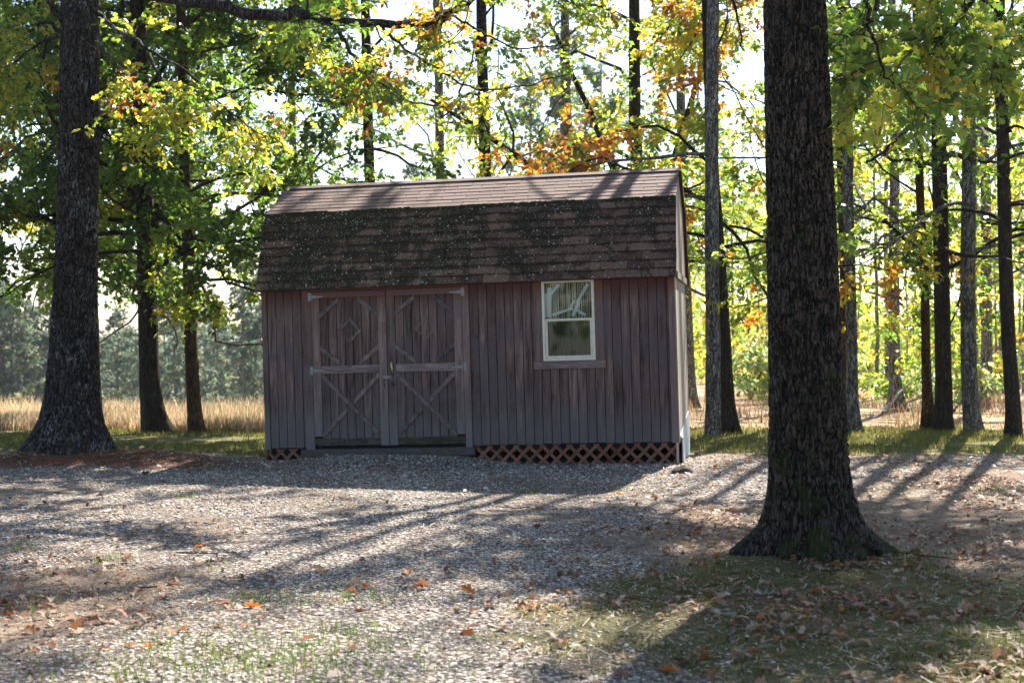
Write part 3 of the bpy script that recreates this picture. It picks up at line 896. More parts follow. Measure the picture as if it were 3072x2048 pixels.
# window
win = part("window")
fw = 0.036
def frame(u0, u1, z0, z1, w, y0, y1, name, par):
    f = part(name, par)
    MB().box(u0, u0+w, y0, y1, z0, z1).build("frame_side", M_WHITE, f, 0.002)
    MB().box(u1-w, u1, y0, y1, z0, z1).build("frame_side", M_WHITE, f, 0.002)
    MB().box(u0+w, u1-w, y0+0.001, y1, z0, z0+w).build("frame_bar", M_WHITE, f, 0.002)
    MB().box(u0+w, u1-w, y0+0.001, y1, z1-w, z1).build("frame_bar", M_WHITE, f, 0.002)
    return f
WZM = FW(1710, 960)[1]
f = frame(WU0, WU1, WZ0, WZ1, 0.030, -0.026, 0.03, "frame", win)
sash = frame(WU0+0.031, WU1-0.031, WZ0+0.031, WZM+0.020, 0.026, -0.010, 0.016, "lower_sash", win)
MB().box(WU0+0.031, WU1-0.031, 0.018, 0.034, WZM-0.012, WZM+0.016).build("meeting_rail", M_WHITE, win, 0.002)
MB().box(WU0+0.058, WU1-0.058, 0.002, 0.005, WZ0+0.058, WZM-0.007).build("pane", M_GLASS, win)
M_DIM = M_GLASS.copy(); M_DIM.name = "dimming_sheet"; M_DIM.node_tree.nodes["Math"].inputs[1].default_value = 0.15
M_DIM.node_tree.nodes["Transparent BSDF"].inputs[0].default_value = (0.78, 0.79, 0.78, 1)
MB().box(WU0+0.040, WU1-0.040, 0.036, 0.0375, WZ0+0.040, WZM-0.014).build("dimming_sheet", M_DIM, win)  # tinted sheet added only to darken the view through the lower pane
MB().box(WU0+0.031, WU1-0.031, 0.024, 0.027, WZM+0.017, WZ1-0.031).build("pane", M_GLASS, win)
tb = 0.098
MB().box(WU0-tb, WU0-0.003, -0.020, -0.0015, WZ0-0.004, WZ1+0.02).build("casing", M_TRIM, win, 0.003)
MB().box(WU1+0.003, WU1+tb, -0.020, -0.0015, WZ0-0.004, WZ1+0.02).build("casing", M_TRIM, win, 0.003)
MB().box(WU0-tb-0.015, WU1+tb+0.015, -0.024, -0.0015, WZ0-0.092, WZ0-0.006).build("sill_board", M_TRIMX, win, 0.003)

# things inside, seen through the panes (placed in shed coordinates, top level)
def in_shed(o):
    o.matrix_world = shed.matrix_world.copy()
    return o
cur = in_shed(empty("string_curtain"))
tag(cur, "cream string curtain of loose strands hanging inside the shed window", "curtain")
rod_z = WZ1 - 0.02
V, F = tube([(WU0-0.03, 0.10, rod_z), (WU1+0.03, 0.10, rod_z)], 0.008, 8)
add("curtain_rod", mesh_np("curtain_rod", V, F, M_WHITE, True), cur)
nst = 24
for k in range(nst):
    u = WU0 + 0.03 + (WU1-WU0-0.06)*(k+0.5)/nst + random.uniform(-0.004, 0.004)
    w = random.choice((0.006, 0.008, 0.010, 0.014))
    zs = np.linspace(rod_z, WZ0+0.03, 9)
    sway = np.cumsum(np.array([random.uniform(-0.0035, 0.0035) for _ in zs]))
    m_ = MB()
    vs, fs = [], []
    for i, z in enumerate(zs):
        x = u + sway[i]; y = 0.10 + random.uniform(-0.004, 0.004)
        vs += [(x-w*0.5, y-0.002, z), (x+w*0.5, y-0.002, z), (x+w*0.5, y+0.002, z), (x-w*0.5, y+0.002, z)]
    for i in range(8):
        for j in range(4):
            fs.append((4*i+j, 4*i+4+j, 4*i+4+(j+1) % 4, 4*i+(j+1) % 4))
    m_.raw(vs, fs).build("strand", M_CURT, cur)
def ZP(zx, zy): return FW(1550 + zx/4.751, 800 + zy/4.751, 0.06)
rack = in_shed(empty("crossed_slats"))
tag(rack, "pale blue wooden slats nailed in a star behind the upper window pane", "slats")
for (p, q, w, yo) in (((510, 690), (800, 590), 0.030, 0.046), ((800, 705), (890, 500), 0.036, 0.053), ((860, 520), (1015, 240), 0.036, 0.046), ((820, 600), (985, 690), 0.032, 0.060), ((760, 590), (820, 480), 0.024, 0.068)):
    a, b = ZP(*p), ZP(*q)
    strip(a[0], a[1], b[0], b[1], w, yo, yo+0.006).build("slat", M_PALE, rack, 0.001)
rk2 = in_shed(empty("painted_post"))
tag(rk2, "pale blue wooden post with slanting brace behind the upper window pane", "post")
for (p, q, w, yo) in (((465, 725), (470, 300), 0.050, 0.050), ((415, 725), (410, 380), 0.040, 0.057), ((480, 400), (600, 255), 0.032, 0.043)):
    a, b = ZP(*p), ZP(*q)
    strip(a[0], a[1], b[0], b[1], w, yo, yo+0.006).build("post_slat", M_PALE, rk2, 0.001)
# ------------------------------------------------------------------ leaves
def leaf_template(rows):
    """rows of (t, half width); returns verts (x along, y across, z lift) and quads either side of the midrib"""
    vs, fs = [], []
    for t, w in rows:
        lift = 0.10*math.sin(t*2.6)
        vs += [(t, 0.0, lift - 0.02), (t, w, lift + w*0.35), (t, -w, lift + w*0.35)]
    for i in range(len(rows)-1):
        a, b = 3*i, 3*i+3
        fs += [(a, b, b+1, a+1), (a, a+2, b+2, b)]
    return np.array(vs), np.array(fs)
OAK_V, OAK_F = leaf_template([(0, 0.015), (0.20, 0.05), (0.34, 0.25), (0.44, 0.11), (0.63, 0.32), (0.73, 0.13), (0.86, 0.19), (1.0, 0.02)])
MID_V = np.array([(0,0,0),(0.33,0.24,0.07),(0.48,0.11,0.08),(0.70,0.27,0.09),(1,0,-0.02),(0.70,-0.27,0.09),(0.48,-0.11,0.08),(0.33,-0.24,0.07)], float)
MID_F = np.arange(8)[None, :]
FAR_V = np.array([(0,0,0),(0.5,0.30,0.06),(1,0,0),(0.5,-0.30,0.06)], float)
FAR_F = np.arange(4)[None, :]
LODS = {0: (OAK_V, OAK_F), 1: (MID_V, MID_F), 2: (FAR_V, FAR_F)}

def nrm(a): return a / (np.linalg.norm(a, axis=-1, keepdims=True) + 1e-9)

def leaf_mesh(name, p, d, size, col, lod, r, mat, flat=None):
    n = len(p)
    T, TF = LODS[lod]
    a = nrm(d)
    up = nrm(r.normal(size=(n, 3)) * 0.75 + np.array([0, 0, 0.75])) if flat is None else nrm(r.normal(size=(n, 3)) * flat + np.array([0, 0, 1.0]))
    b = nrm(np.cross(up, a)); c = np.cross(a, b)
    wv = r.uniform(0.8, 1.25, n)
    curl = r.uniform(0.3, 1.6, n) if flat is None else r.uniform(0.5, 3.2, n)
    k = len(T)
    V = p[:, None, :] + size[:, None, None] * (T[None, :, 0:1]*a[:, None, :] + T[None, :, 1:2]*wv[:, None, None]*b[:, None, :] + T[None, :, 2:3]*curl[:, None, None]*c[:, None, :])
    F = (np.arange(n)[:, None, None]*k + TF[None]).reshape(-1, TF.shape[1])
    C = np.concatenate([np.repeat(col, k, axis=0), np.ones((n*k, 1))], 1)
    return mesh_np(name, V.reshape(-1, 3), F, mat, lod == 0, {"col": ('FLOAT_COLOR', C)})

G_DK, G_MD, G_LT = (0.036, 0.064, 0.022), (0.072, 0.115, 0.034), (0.125, 0.165, 0.046)
Y_GR, YEL, ORA, RUS, BRN = (0.190, 0.200, 0.050), (0.27, 0.220, 0.050), (0.27, 0.125, 0.035), (0.18, 0.070, 0.028), (0.14, 0.085, 0.045)
PAL = {
    'green':  ([G_DK, G_MD, G_LT, Y_GR], [0.25, 0.42, 0.25, 0.08]),
    'dark':   ([G_DK, G_MD, G_LT, Y_GR], [0.50, 0.35, 0.12, 0.03]),
    'bright': ([G_DK, G_MD, G_LT, Y_GR, YEL], [0.10, 0.28, 0.38, 0.19, 0.05]),
    'yellow': ([G_MD, G_LT, Y_GR, YEL, ORA, RUS], [0.16, 0.24, 0.36, 0.19, 0.03, 0.02]),
    'turn':   ([G_MD, G_LT, Y_GR, YEL, ORA, RUS], [0.26, 0.28, 0.26, 0.11, 0.06, 0.03]),
    'orange': ([G_MD, Y_GR, YEL, ORA, RUS, BRN], [0.12, 0.18, 0.20, 0.30, 0.13, 0.07]),
    'hazy':   ([(0.105, 0.145, 0.115), (0.15, 0.185, 0.125), (0.23, 0.225, 0.13)], [0.45, 0.35, 0.2]),  # distance haze painted into these leaf colours
}
# windows where the crowns stand open and sky shows: centre, half size in photo pixels, share of sprays kept
GAPS = [(1000, 430, 120, 130, 0.30), (860, 330, 120, 150, 0.45), (1300, 470, 150, 80, 0.35), (1240, 130, 90, 130, 0.55), (1560, 470, 150, 80, 0.45),
        (1660, 120, 110, 150, 0.55), (1600, 330, 120, 90, 0.6), (60, 430, 130, 120, 0.3), (90, 820, 90, 130, 0.35), (650, 560, 80, 60, 0.6), (2700, 640, 120, 60, 0.45), (2620, 700, 110, 90, 0.5), (2090, 800, 60, 60, 0.5),
        (2560, 480, 90, 60, 0.55), (690, 600, 90, 90, 0.65)]

# where the sun comes through to the ground: centre and half size in photo pixels on the ground
FLECKS = [(2160, 1435, 190, 50), (1790, 1484, 330, 22), (2790, 1405, 330, 65), (400, 1325, 600, 22), (2650, 1328, 600, 22), (70, 1425, 110, 14),
          (440, 1472, 110, 14), (600, 1525, 420, 20), (830, 1577, 200, 18), (430, 1672, 300, 32), (860, 1650, 150, 14), (500, 1868, 230, 45), (230, 1980, 210, 70),
          (1310, 1495, 190, 30), (1210, 1610, 220, 30), (1450, 1742, 160, 36), (1590, 1855, 130, 55), (1850, 1850, 230, 32), (2250, 1790, 60, 14), (1650, 1930, 120, 20), (2130, 1550, 150, 30), (2090, 1690, 110, 28),
          (2700, 1500, 70, 12), (3000, 1520, 90, 16), (2950, 1995, 160, 50), (2040, 1850, 40, 22), (1000, 1760, 90, 14), (900, 1990, 90, 30), (2990, 1700, 60, 16)]
def sun_keep(so):
    """share of leaf sprays kept so that the flecks stay open"""
    h = so[:, 2]
    k = np.ones(len(so))
    tx, ty = SUND[0]/SUND[2], SUND[1]/SUND[2]
    gx_, gy_ = so[:, 0]-tx*h, so[:, 1]-ty*h
    ok = gy_ > 3
    d = np.maximum(gy_, 3); px = CXP + gx_/d*FPX; py = HORIZ + CAMH/d*FPX
    for (cx_, cy_, rx, ry) in FLECKS:
        lo_ = 0.5 if cy_ < 1340 else 0.012
        q = ((px-cx_)/(rx*1.1))**2 + ((py-cy_)/(ry*1.2 + 4))**2
        k = np.where(ok, np.minimum(k, lo_ + (1-lo_)*smooth(0.8, 1.5, q)), k)
    dap = fbm(gx_*1.05+40, gy_*1.05, s=121, o=2)/0.75
    k = np.minimum(k, 1.0 - 0.93*smooth(0.55, 0.61, dap))
    # the low crowns of the lawn-edge row and behind the shed stay leafy
    dd = np.maximum(so[:, 1], 1); py_ = HORIZ - (so[:, 2]-CAMH)/dd*FPX
    low = (so[:, 1] > 20.0) & (py_ > -60) & (so[:, 0] > -4)
    k = np.where(low, np.maximum(k, 0.55), k)
    # sun on the window end of the roof and on the gable
    for (zp, u0, u1, v0, v1, kk) in ((3.3, 2.2, 5.3, -0.2, 2.6, 0.10), (3.3, 0.9, 1.7, 0.2, 1.6, 0.12), (3.3, 0.0, 0.5, 0.2, 1.4, 0.3), (1.6, 4.5, 6.0, -1.4, 4.0, 0.05)):
        e = np.stack([so[:, 0]-tx*(h-zp), so[:, 1]-ty*(h-zp), np.full(len(so), zp)], 1)-O
        u, v = e @ uvec, e @ vvec
        k = np.where((h > zp) & (u > u0) & (u < u1) & (v > v0) & (v < v1), np.minimum(k, kk), k)
    return k

def gap_keep(so):
    d = np.maximum(so[:, 1], 1); px = CXP + so[:, 0]/d*FPX; py = HORIZ - (so[:, 2]-CAMH)/d*FPX
    pr = np.ones(len(so))
    for (cx, cy, rx, ry, k) in GAPS:
        q = ((px-cx)/rx)**2 + ((py-cy)/ry)**2
        pr = np.minimum(pr, k + (1-k)*smooth(0.6, 1.3, q))
    return pr

class Tree:
    open_crown = True; sunny = True
    def __init__(self, seed, leafsize=0.13, pal='green', bark=None):
        self.r = np.random.default_rng(seed); self.tubes = []; self.limbs = []
        self.so, self.sd, self.sl, self.sc, self.sn = [], [], [], [], []
        self.leafsize = leafsize; self.pal = pal; self.bark = bark or M_BARK
    def wander(self, p, d, ln, n=6, droop=0.0, wob=0.25):
        p = np.array(p, float); d = np.array(d, float); d /= np.linalg.norm(d)
        out = [p.copy()]
        for i in range(n):
            d = d + self.r.normal(size=3)*wob*0.5 + np.array([0, 0, -droop/n]); d /= np.linalg.norm(d)
            p = p + d*ln/n; out.append(p.copy())
        return np.array(out)
    def color(self):
        cs, ws = PAL[self.pal]
        return np.array(cs[self.r.choice(len(cs), p=np.array(ws)/sum(ws))])
    def foliate(self, pts, r0, nsub, sublen, nspray, nleaf, tmin=0.3, droop=0.25, flatten=0.55, twig=(0.25, 0.55)):
        """side shoots and leaf sprays along one branch"""
        pts = np.asarray(pts); n = len(pts)
        for _ in range(nsub):
            t = tmin + (1-tmin)*self.r.random()**0.8
            f = t*(n-1); i = min(int(f), n-2); p = pts[i]*(1-(f-i)) + pts[i+1]*(f-i)
            tan = pts[i+1]-pts[i]; tan = tan/np.linalg.norm(tan)
            d = tan*0.55 + self.r.normal(size=3)*np.array([0.8, 0.8, flatten])
            sub = self.wander(p, d, sublen*self.r.uniform(0.5, 1.25), 5, droop, 0.45)
            if not self.sunny and sub[4][2] < 2.1: continue
            if self.open_crown:
                mid = sub[3][None]
                if self.r.random() > math.sqrt(gap_keep(mid)[0]*(sun_keep(mid)[0] if self.sunny else max(0.9, sun_keep(mid)[0]))): continue
            rr = max(0.004, r0*(1-t*0.7)*0.4)
            self.tubes.append(tube(sub, np.linspace(rr, 0.0035, 6), 4))
            base = self.color()
            for _k in range(nspray):
                t2 = 0.25 + 0.75*self.r.random(); f2 = t2*5; j = min(int(f2), 4)
                q = sub[j]*(1-(f2-j)) + sub[j+1]*(f2-j)
                tan2 = sub[j+1]-sub[j]; tan2 = tan2/np.linalg.norm(tan2)
                dd = tan2*0.6 + self.r.normal(size=3)*np.array([0.7, 0.7, 0.45]) + np.array([0, 0, -0.12])
                self.so.append(q); self.sd.append(dd/np.linalg.norm(dd)); self.sl.append(self.r.uniform(*twig))
                self.sc.append(base if self.r.random() < 0.6 else self.color()); self.sn.append(nleaf)
    def auto(self, base, height, r0, crown_lo, spread, nlimb, nsub, nspray, nleaf, lean=(-0.03, 0.0), sublen=1.1, top=1.0, droop=0.35, rows=60, sides=26, flare=0.9):
        """trunk with limbs from crown_lo upward"""
        base = np.array(base, float)
        hs = np.linspace(0, height, 14)
        wobx = np.cumsum(self.r.normal(size=14)*0.022); woby = np.cumsum(self.r.normal(size=14)*0.03)
        pts = np.stack([base[0] + lean[0]*hs + wobx - wobx[0], base[1] + lean[1]*hs + woby - woby[0], base[2] - 0.12 + hs], 1)
        self.trunk = trunk_mesh(pts, lambda h: r0*(1 - 0.78*(h/height)**1.15) + 0.01, flare, self.r, rows, sides)
        for k in range(nlimb):
            f = (k + self.r.random())/nlimb
            h = crown_lo + (height*0.97 - crown_lo)*f**1.5
            i = h/height*13; j = min(int(i), 12); p = pts[j]*(1-(i-j)) + pts[j+1]*(i-j)
            az = k*2.399 + self.r.normal()*0.4
            up = 0.12 + 1.2*f**1.2 + self.r.normal()*0.12
            ln = spread*(0.55 + 1.1*math.sin(math.pi*min(1, 0.22+0.72*f)) * 0.6) * self.r.uniform(0.75, 1.15) * (1 - 0.55*f**3)
            d = np.array([math.cos(az), math.sin(az), up])
            limb = self.wander(p, d, ln, 9, droop*(1-f), 0.55)
            if self.open_crown and self.sunny and self.r.random() > 0.15 + 0.85*sun_keep(limb[3:]).mean(): continue
            rl = max(0.012, r0*(1-0.75*h/height)*0.38)
            self.tubes.append(tube(limb, np.linspace(rl, 0.008, 10), 6))
            self.foliate(limb, rl, nsub, sublen, nspray, nleaf, 0.28)
        return self
    def finish(self, name, label, loc, cat="tree", group=None, lod=1, trunk_name="trunk", gaps=True, far_above=True, leafmat=None, mat_trunk=None, extra=None):
        root = empty(name, (float(loc[0]), float(loc[1]), float(loc[2])))
        tag(root, label, cat, group)
        off = -np.array(loc, float)
        if getattr(self, 'trunk', None) is not None:
            V, F, B = self.trunk
            o = add(trunk_name, mesh_np(trunk_name, V+off, F, mat_trunk or self.bark, True, {"bark": ('FLOAT', B)}), root)
        for nm, V, F in self.limbs:
            add(nm, mesh_np(nm, V+off, F, self.bark, True, {"bark": ('FLOAT', np.full(len(V), 0.5))}), root)
        so, sd, sl, sc, sn = (np.array(q) for q in (self.so, self.sd, self.sl, self.sc, self.sn))
        keep = np.ones(len(so), bool)
        if gaps:
            pr = np.sqrt(gap_keep(so))
            keep &= self.r.random(len(so)) < pr
        if gaps and self.sunny and len(so): keep &= self.r.random(len(so)) < np.sqrt(sun_keep(so))
        if len(so) and not self.sunny: keep &= so[:, 2] > 2.05 + 0.35*self.r.random(len(so)) - 1.2*(self.r.random(len(so)) < 0.03)
        # nothing grows through the shed
        if len(so):
            q = (so + 0.0) - O
            lu, lv, lw = q @ uvec, q @ vvec, q @ wvec
            keep &= ~((lu > -0.5) & (lu < SL+0.5) & (lv > -0.6) & (lv < SW+0.6) & (lw < 3.6))
        so, sd, sl, sc, sn = so[keep], sd[keep], sl[keep], sc[keep], sn[keep]
        if self.tubes:
            V, F = join(self.tubes)
            # twigs that carry the sprays
            m = len(so); e = so + sd*sl[:, None]
            s1 = nrm(np.cross(sd, self.r.normal(size=(m, 3)))); s2 = np.cross(nrm(sd), s1)
            w = 0.003
            tri = np.stack([so + s1*w, so - s1*w*0.5 + s2*w*0.87, so - s1*w*0.5 - s2*w*0.87], 1)
            tv = np.concatenate([tri, e[:, None, :].repeat(3, 1) + (tri-so[:, None, :])*0.5], 1).reshape(-1, 3)
            tf = np.array([(0, 1, 4, 3), (1, 2, 5, 4), (2, 0, 3, 5)])[None] + (np.arange(m)*6)[:, None, None]
            V2 = np.concatenate([V, tv]); F2 = np.concatenate([F, tf.reshape(-1, 4) + len(V)])
            tag(add("branches", mesh_np("branches", V2+off, F2, self.bark, True, {"bark": ('FLOAT', np.full(len(V2), 0.5))}), root), kind="stuff")
        # leaves
        rep = sn.astype(int)
        d = np.maximum(so[:, 1], 1); py = HORIZ - (so[:, 2]-CAMH)/d*FPX
        hi = (py < -200) if far_above else np.zeros(len(so), bool)
        for sel, lo, cnt, sz in ((~hi, lod, 1.0, 1.0), (hi, 2, 0.22, 2.2)):
            if not sel.any(): continue
            r_ = np.maximum(1, (rep[sel]*cnt).astype(int)); idx = np.repeat(np.where(sel)[0], r_)
            n = len(idx)
            t = self.r.uniform(0.15, 1.05, n)
            dirs = nrm(sd[idx]*0.55 + self.r.normal(size=(n, 3))*np.array([0.75, 0.75, 0.5]) + np.array([0, 0, -0.35]))
            p = so[idx] + sd[idx]*(sl[idx]*t)[:, None] + self.r.normal(size=(n, 3))*0.03
            size = self.leafsize*sz*self.r.uniform(0.65, 1.25, n)
            col = sc[idx]*self.r.uniform(0.72, 1.35, (n, 1))*self.r.uniform(0.9, 1.12, (n, 3))
            me = leaf_mesh("crown", p+off, dirs, size, col, lo, self.r, leafmat or M_LEAF)
            o = add("crown", me, root); tag(o, kind="stuff")
        return root

def trunk_mesh(pts, rad, flare, r, rows, sides, lobes=None, bark_depth=None, cells=None, zfine=None, flare_h=0.3, flare_z0=0.1):
    """trunk along pts (heights relative to pts[0]); rad(h) radius; root flare lobes; fissured bark"""
    pts = np.asarray(pts, float)
    H = pts[-1, 2]-pts[0, 2]
    hz = np.linspace(0, 1, rows)
    hz = (hz**1.35)*H if zfine is None else zfine
    cx = np.interp(hz, pts[:, 2]-pts[0, 2], pts[:, 0]); cy = np.interp(hz, pts[:, 2]-pts[0, 2], pts[:, 1])
    a = np.arange(sides)/sides*2*math.pi
    R = np.array([rad(h) for h in hz])
    AA, HH = np.meshgrid(a, hz)
    RR = np.repeat(R[:, None], sides, 1)
    if lobes is None: lobes = [(r.uniform(0, 6.28), r.uniform(0.6, 1.0), r.uniform(0.35, 0.6)) for _ in range(6)]
    fl = np.zeros_like(AA)
    for (la, amp, wd) in lobes:
        da = (AA-la+math.pi) % (2*math.pi)-math.pi
        fl = fl + amp*np.exp(-(da/wd)**2)
    RR = RR*(1 + flare*fl*np.exp(-(np.maximum(HH-flare_z0, 0)/flare_h)**1.15))
    RR = RR*(1 + 0.05*(fbm(np.cos(AA)*1.5+3, np.sin(AA)*1.5+5, HH*0.9, s=2, o=2)-0.5))
    RR = RR*(1 + 0.34*(fbm(np.cos(AA)*2.6+1, np.sin(AA)*2.6+8, HH*2.2, s=12, o=3)-0.45)*np.exp(-HH/0.45))
    rbase = R.mean()
    if cells is None: cells = max(8, int(2*math.pi*rbase/0.04))
    # furrowed bark: wandering vertical fissures between narrow ridges (3-D noise, so it closes round the trunk)
    k = cells/(2*math.pi)
    ca, sa = np.cos(AA)*k, np.sin(AA)*k
    wz = 0.55*(vnoise(ca*0.5, sa*0.5, HH*4.0, s=61)-0.5)
    n1 = vnoise(ca+wz, sa+wz, HH*10.0, s=62); n2 = vnoise(ca*1.9+7, sa*1.9, HH*19.0, s=63); n3 = vnoise(ca*3.7, sa*3.7, HH*42, s=64)
    plate = smooth(0.0, 0.16, np.abs(n1-0.5))*(0.45+0.55*smooth(0.0, 0.18, np.abs(n2-0.5)))
    plate = np.clip(plate*(0.75+0.5*n3), 0, 1)
    if bark_depth is None: bark_depth = min(0.018, rbase*0.08)
    RR = RR + bark_depth*(plate-0.6)
    V = np.stack([cx[:, None]+RR*np.cos(AA), cy[:, None]+RR*np.sin(AA), pts[0, 2]+HH], -1).reshape(-1, 3)
    i = np.arange(rows-1)[:, None]*sides; j = np.arange(sides)[None, :]; jn = (j+1) % sides
    F = np.stack([i+j, i+jn, i+sides+jn, i+sides+j], -1).reshape(-1, 4)
    return V, F, plate.ravel()

def G3(px, d, dy=0.0):
    x = (px-CXP)/FPX*d
    return np.array([x, d, float(gz(x, d))])

# ------------------------------------------------------------------ the two big oaks
def px_limb(tr, pl, r0, r1, name="limb", sides=9, sub=6):
    """limb through photo pixels with depths (x, y, depth); kinks smoothed"""
    q = np.array([P(*c) for c in pl]); n = len(q)
    t = np.linspace(0, n-1, (n-1)*sub+1)
    out = []
    for v in t:
        i = min(int(v), n-2); f = v-i
        p0, p1, p2, p3 = q[max(i-1, 0)], q[i], q[i+1], q[min(i+2, n-1)]
        out.append(0.5*((2*p1)+(-p0+p2)*f+(2*p0-5*p1+4*p2-p3)*f*f+(-p0+3*p1-3*p2+p3)*f**3))
    out = np.array(out); out[1:-1] += tr.r.normal(size=(len(out)-2, 3))*0.012
    V, F = tube(out, np.linspace(r0, r1, len(out)), sides)
    tr.limbs.append((name, V, F))
    return out

# lichen-spotted oak beside the door end of the shed
tl = Tree(101, 0.094, 'yellow', M_BARK_L)
cx = lambda px, d=17.0: (px-CXP)/FPX*d
tp = np.array([[cx(213), 17.0, -0.15], [cx(214), 17.0, 0.5], [cx(221), 17.0, 1.52], [cx(233), 17.0, 2.72], [cx(243), 17.0, 5.5], [cx(246), 17.0, 7.5], [cx(240), 17.1, 10.5]])
rad_l = lambda h: float(np.interp(h-0.15, [0, 0.32, 0.72, 1.52, 2.72, 5.5, 7.5, 10.5], [0.38, 0.355, 0.312, 0.265, 0.236, 0.220, 0.17, 0.06]))
zf = np.concatenate([np.linspace(0, 6.0, 330), np.linspace(6.1, 10.6, 40)])
tl.trunk = trunk_mesh(tp, rad_l, 0.75, tl.r, len(zf), 220, lobes=[(math.pi*1.02, 0.9, 0.5), (-0.15, 0.85, 0.42), (-1.3, 0.75, 0.45), (-2.1, 0.45, 0.35), (0.9, 0.7, 0.5), (2.2, 0.7, 0.5)], bark_depth=0.028, cells=44, zfine=zf, flare_h=0.29, flare_z0=0.26)
big = px_limb(tl, [(262, -190, 17.0), (420, -40, 16.6), (600, 12, 16.2), (830, 52, 15.8), (890, 34, 15.7), (1000, 66, 15.5), (1280, 76, 15.2), (1345, 48, 15.1), (1420, -5, 14.9), (1560, -90, 14.6)], 0.085, 0.022)
l2 = px_limb(tl, [(1012, 76, 15.5), (1045, 140, 15.3), (1085, 200, 15.1), (1150, 258, 14.9), (1245, 308, 14.7), (1340, 325, 14.5)], 0.026, 0.006)
l3 = px_limb(tl, [(1145, 78, 15.35), (1170, 110, 15.2), (1235, 160, 15.0), (1350, 230, 14.8), (1480, 275, 14.6), (1700, 225, 14.4)], 0.020, 0.006)
l4 = px_limb(tl, [(290, 40, 17.0), (350, 90, 16.7), (430, 140, 16.3), (470, 215, 16.0), (520, 330, 15.8), (560, 420, 15.7)], 0.034, 0.006)
l5 = px_limb(tl, [(205, 85, 17.0), (165, 30, 16.8), (120, -40, 16.6)], 0.050, 0.03)
l6 = px_limb(tl, [(190, 100, 17.0), (130, 70, 17.2), (60, 115, 17.3), (-60, 165, 17.5)], 0.028, 0.008)
l7 = px_limb(tl, [(195, 112, 17.0), (130, 122, 17.3), (40, 190, 17.6), (-80, 240, 17.8)], 0.022, 0.006)
l8 = px_limb(tl, [(430, 140, 16.3), (560, 215, 16.0), (680, 330, 15.8), (800, 420, 15.6)], 0.018, 0.005)
l9 = px_limb(tl, [(300, 130, 16.9), (370, 210, 16.6), (410, 235, 16.4)], 0.012, 0.004)
l10 = px_limb(tl, [(1345, 48, 15.1), (1440, 90, 15.0), (1560, 150, 14.8), (1720, 130, 14.6)], 0.014, 0.005)
tl.foliate(big[14:], 0.05, 22, 0.60, 7, 13, 0.0, 0.2)
tl.foliate(l2, 0.02, 18, 0.50, 7, 14, 0.25, 0.5)
tl.foliate(l3, 0.02, 20, 0.45, 7, 13, 0.25, 0.4)
tl.foliate(l4, 0.02, 20, 0.60, 7, 14, 0.3, 0.5)
tl.foliate(l8, 0.02, 20, 0.60, 7, 14, 0.2, 0.5)
tl.foliate(l6, 0.02, 16, 0.60, 7, 14, 0.2, 0.5)
tl.foliate(l7, 0.02, 18, 0.65, 7, 15, 0.1, 0.7)
tl.foliate(l10, 0.02, 10, 0.4, 6, 12, 0.1, 0.5)
for k in range(16):     # crown above the frame
    az = k*2.399; h = 6.0 + 4.2*(k/16)
    p = np.array([tp[4][0], 17.0, h]); d = np.array([math.cos(az), math.sin(az), 0.25+0.7*k/16])
    if math.sin(az) < -0.3 and k < 9: continue
    lb = tl.wander(p, d, 4.6*(1-0.4*k/16), 7, 0.1, 0.3)
    tl.tubes.append(tube(lb, np.linspace(0.06, 0.01, 8), 6)); tl.foliate(lb, 0.04, 7, 1.2, 7, 8, 0.25)
tl.finish("oak_tree", "big oak with pale lichen flecks on its flared trunk beside the shed's door end", (tp[0][0], 17.0, 0.0), lod=1)

# mossy oak in front of the window end
to = Tree(202, 0.100, 'bright', M_BARK_R)
cr = lambda px, d=9.5: (px-CXP)/FPX*d
tp = np.array([[cr(2440), 9.5, -0.12], [cr(2436), 9.5, 0.2], [cr(2427), 9.5, 0.63], [cr(2406), 9.5, 2.08], [cr(2383), 9.5, 3.75], [cr(2360), 9.5, 5.6], [cr(2350), 9.6, 9.5]])
rad_r = lambda h: float(np.interp(h-0.12, [0, 0.27, 0.63, 1.2, 2.08, 3.75, 5.6, 9.5], [0.325, 0.288, 0.262, 0.243, 0.226, 0.199, 0.17, 0.05]))
zf = np.concatenate([np.linspace(0, 4.3, 380), np.linspace(4.35, 9.6, 50)])
to.trunk = trunk_mesh(tp, rad_r, 0.74, to.r, len(zf), 280, lobes=[(math.pi*1.03, 1.0, 0.30), (-0.08, 1.15, 0.30), (-1.45, 0.70, 0.26), (-2.25, 0.40, 0.22), (-0.85, 0.35, 0.22), (0.9, 0.6, 0.4), (2.2, 0.6, 0.4)], bark_depth=0.026, cells=62, zfine=zf, flare_h=0.15, flare_z0=0.20)
# burl on the near root
b1 = px_limb(to, [(2400, -260, 9.5), (2580, -140, 9.7), (2640, -20, 9.9), (2590, 90, 10.0), (2570, 190, 10.1), (2510, 265, 10.2)], 0.03, 0.005)
b2 = px_limb(to, [(2400, -300, 9.5), (2560, -120, 9.2), (2605, 30, 9.2), (2615, 120, 9.3), (2650, 220, 9.4), (2700, 265, 9.5)], 0.022, 0.004)
b3 = px_limb(to, [(2400, -260, 9.5), (2650, -230, 9.8), (2900, -60, 10.2), (2880, 60, 10.4), (2780, 130, 10.6)], 0.035, 0.006)
b4 = px_limb(to, [(2400, -230, 9.5), (2750, -150, 10.6), (3000, 60, 11.4), (2900, 190, 11.9), (2850, 240, 12.2)], 0.03, 0.006)
b5 = px_limb(to, [(2370, -240, 9.5), (2240, -160, 10.4), (2200, 0, 11.0), (2230, 150, 11.2)], 0.025, 0.005)
b6 = px_limb(to, [(2400, -300, 9.5), (2800, -260, 9.0), (3060, -80, 9.0), (3120, 60, 9.2)], 0.03, 0.006)
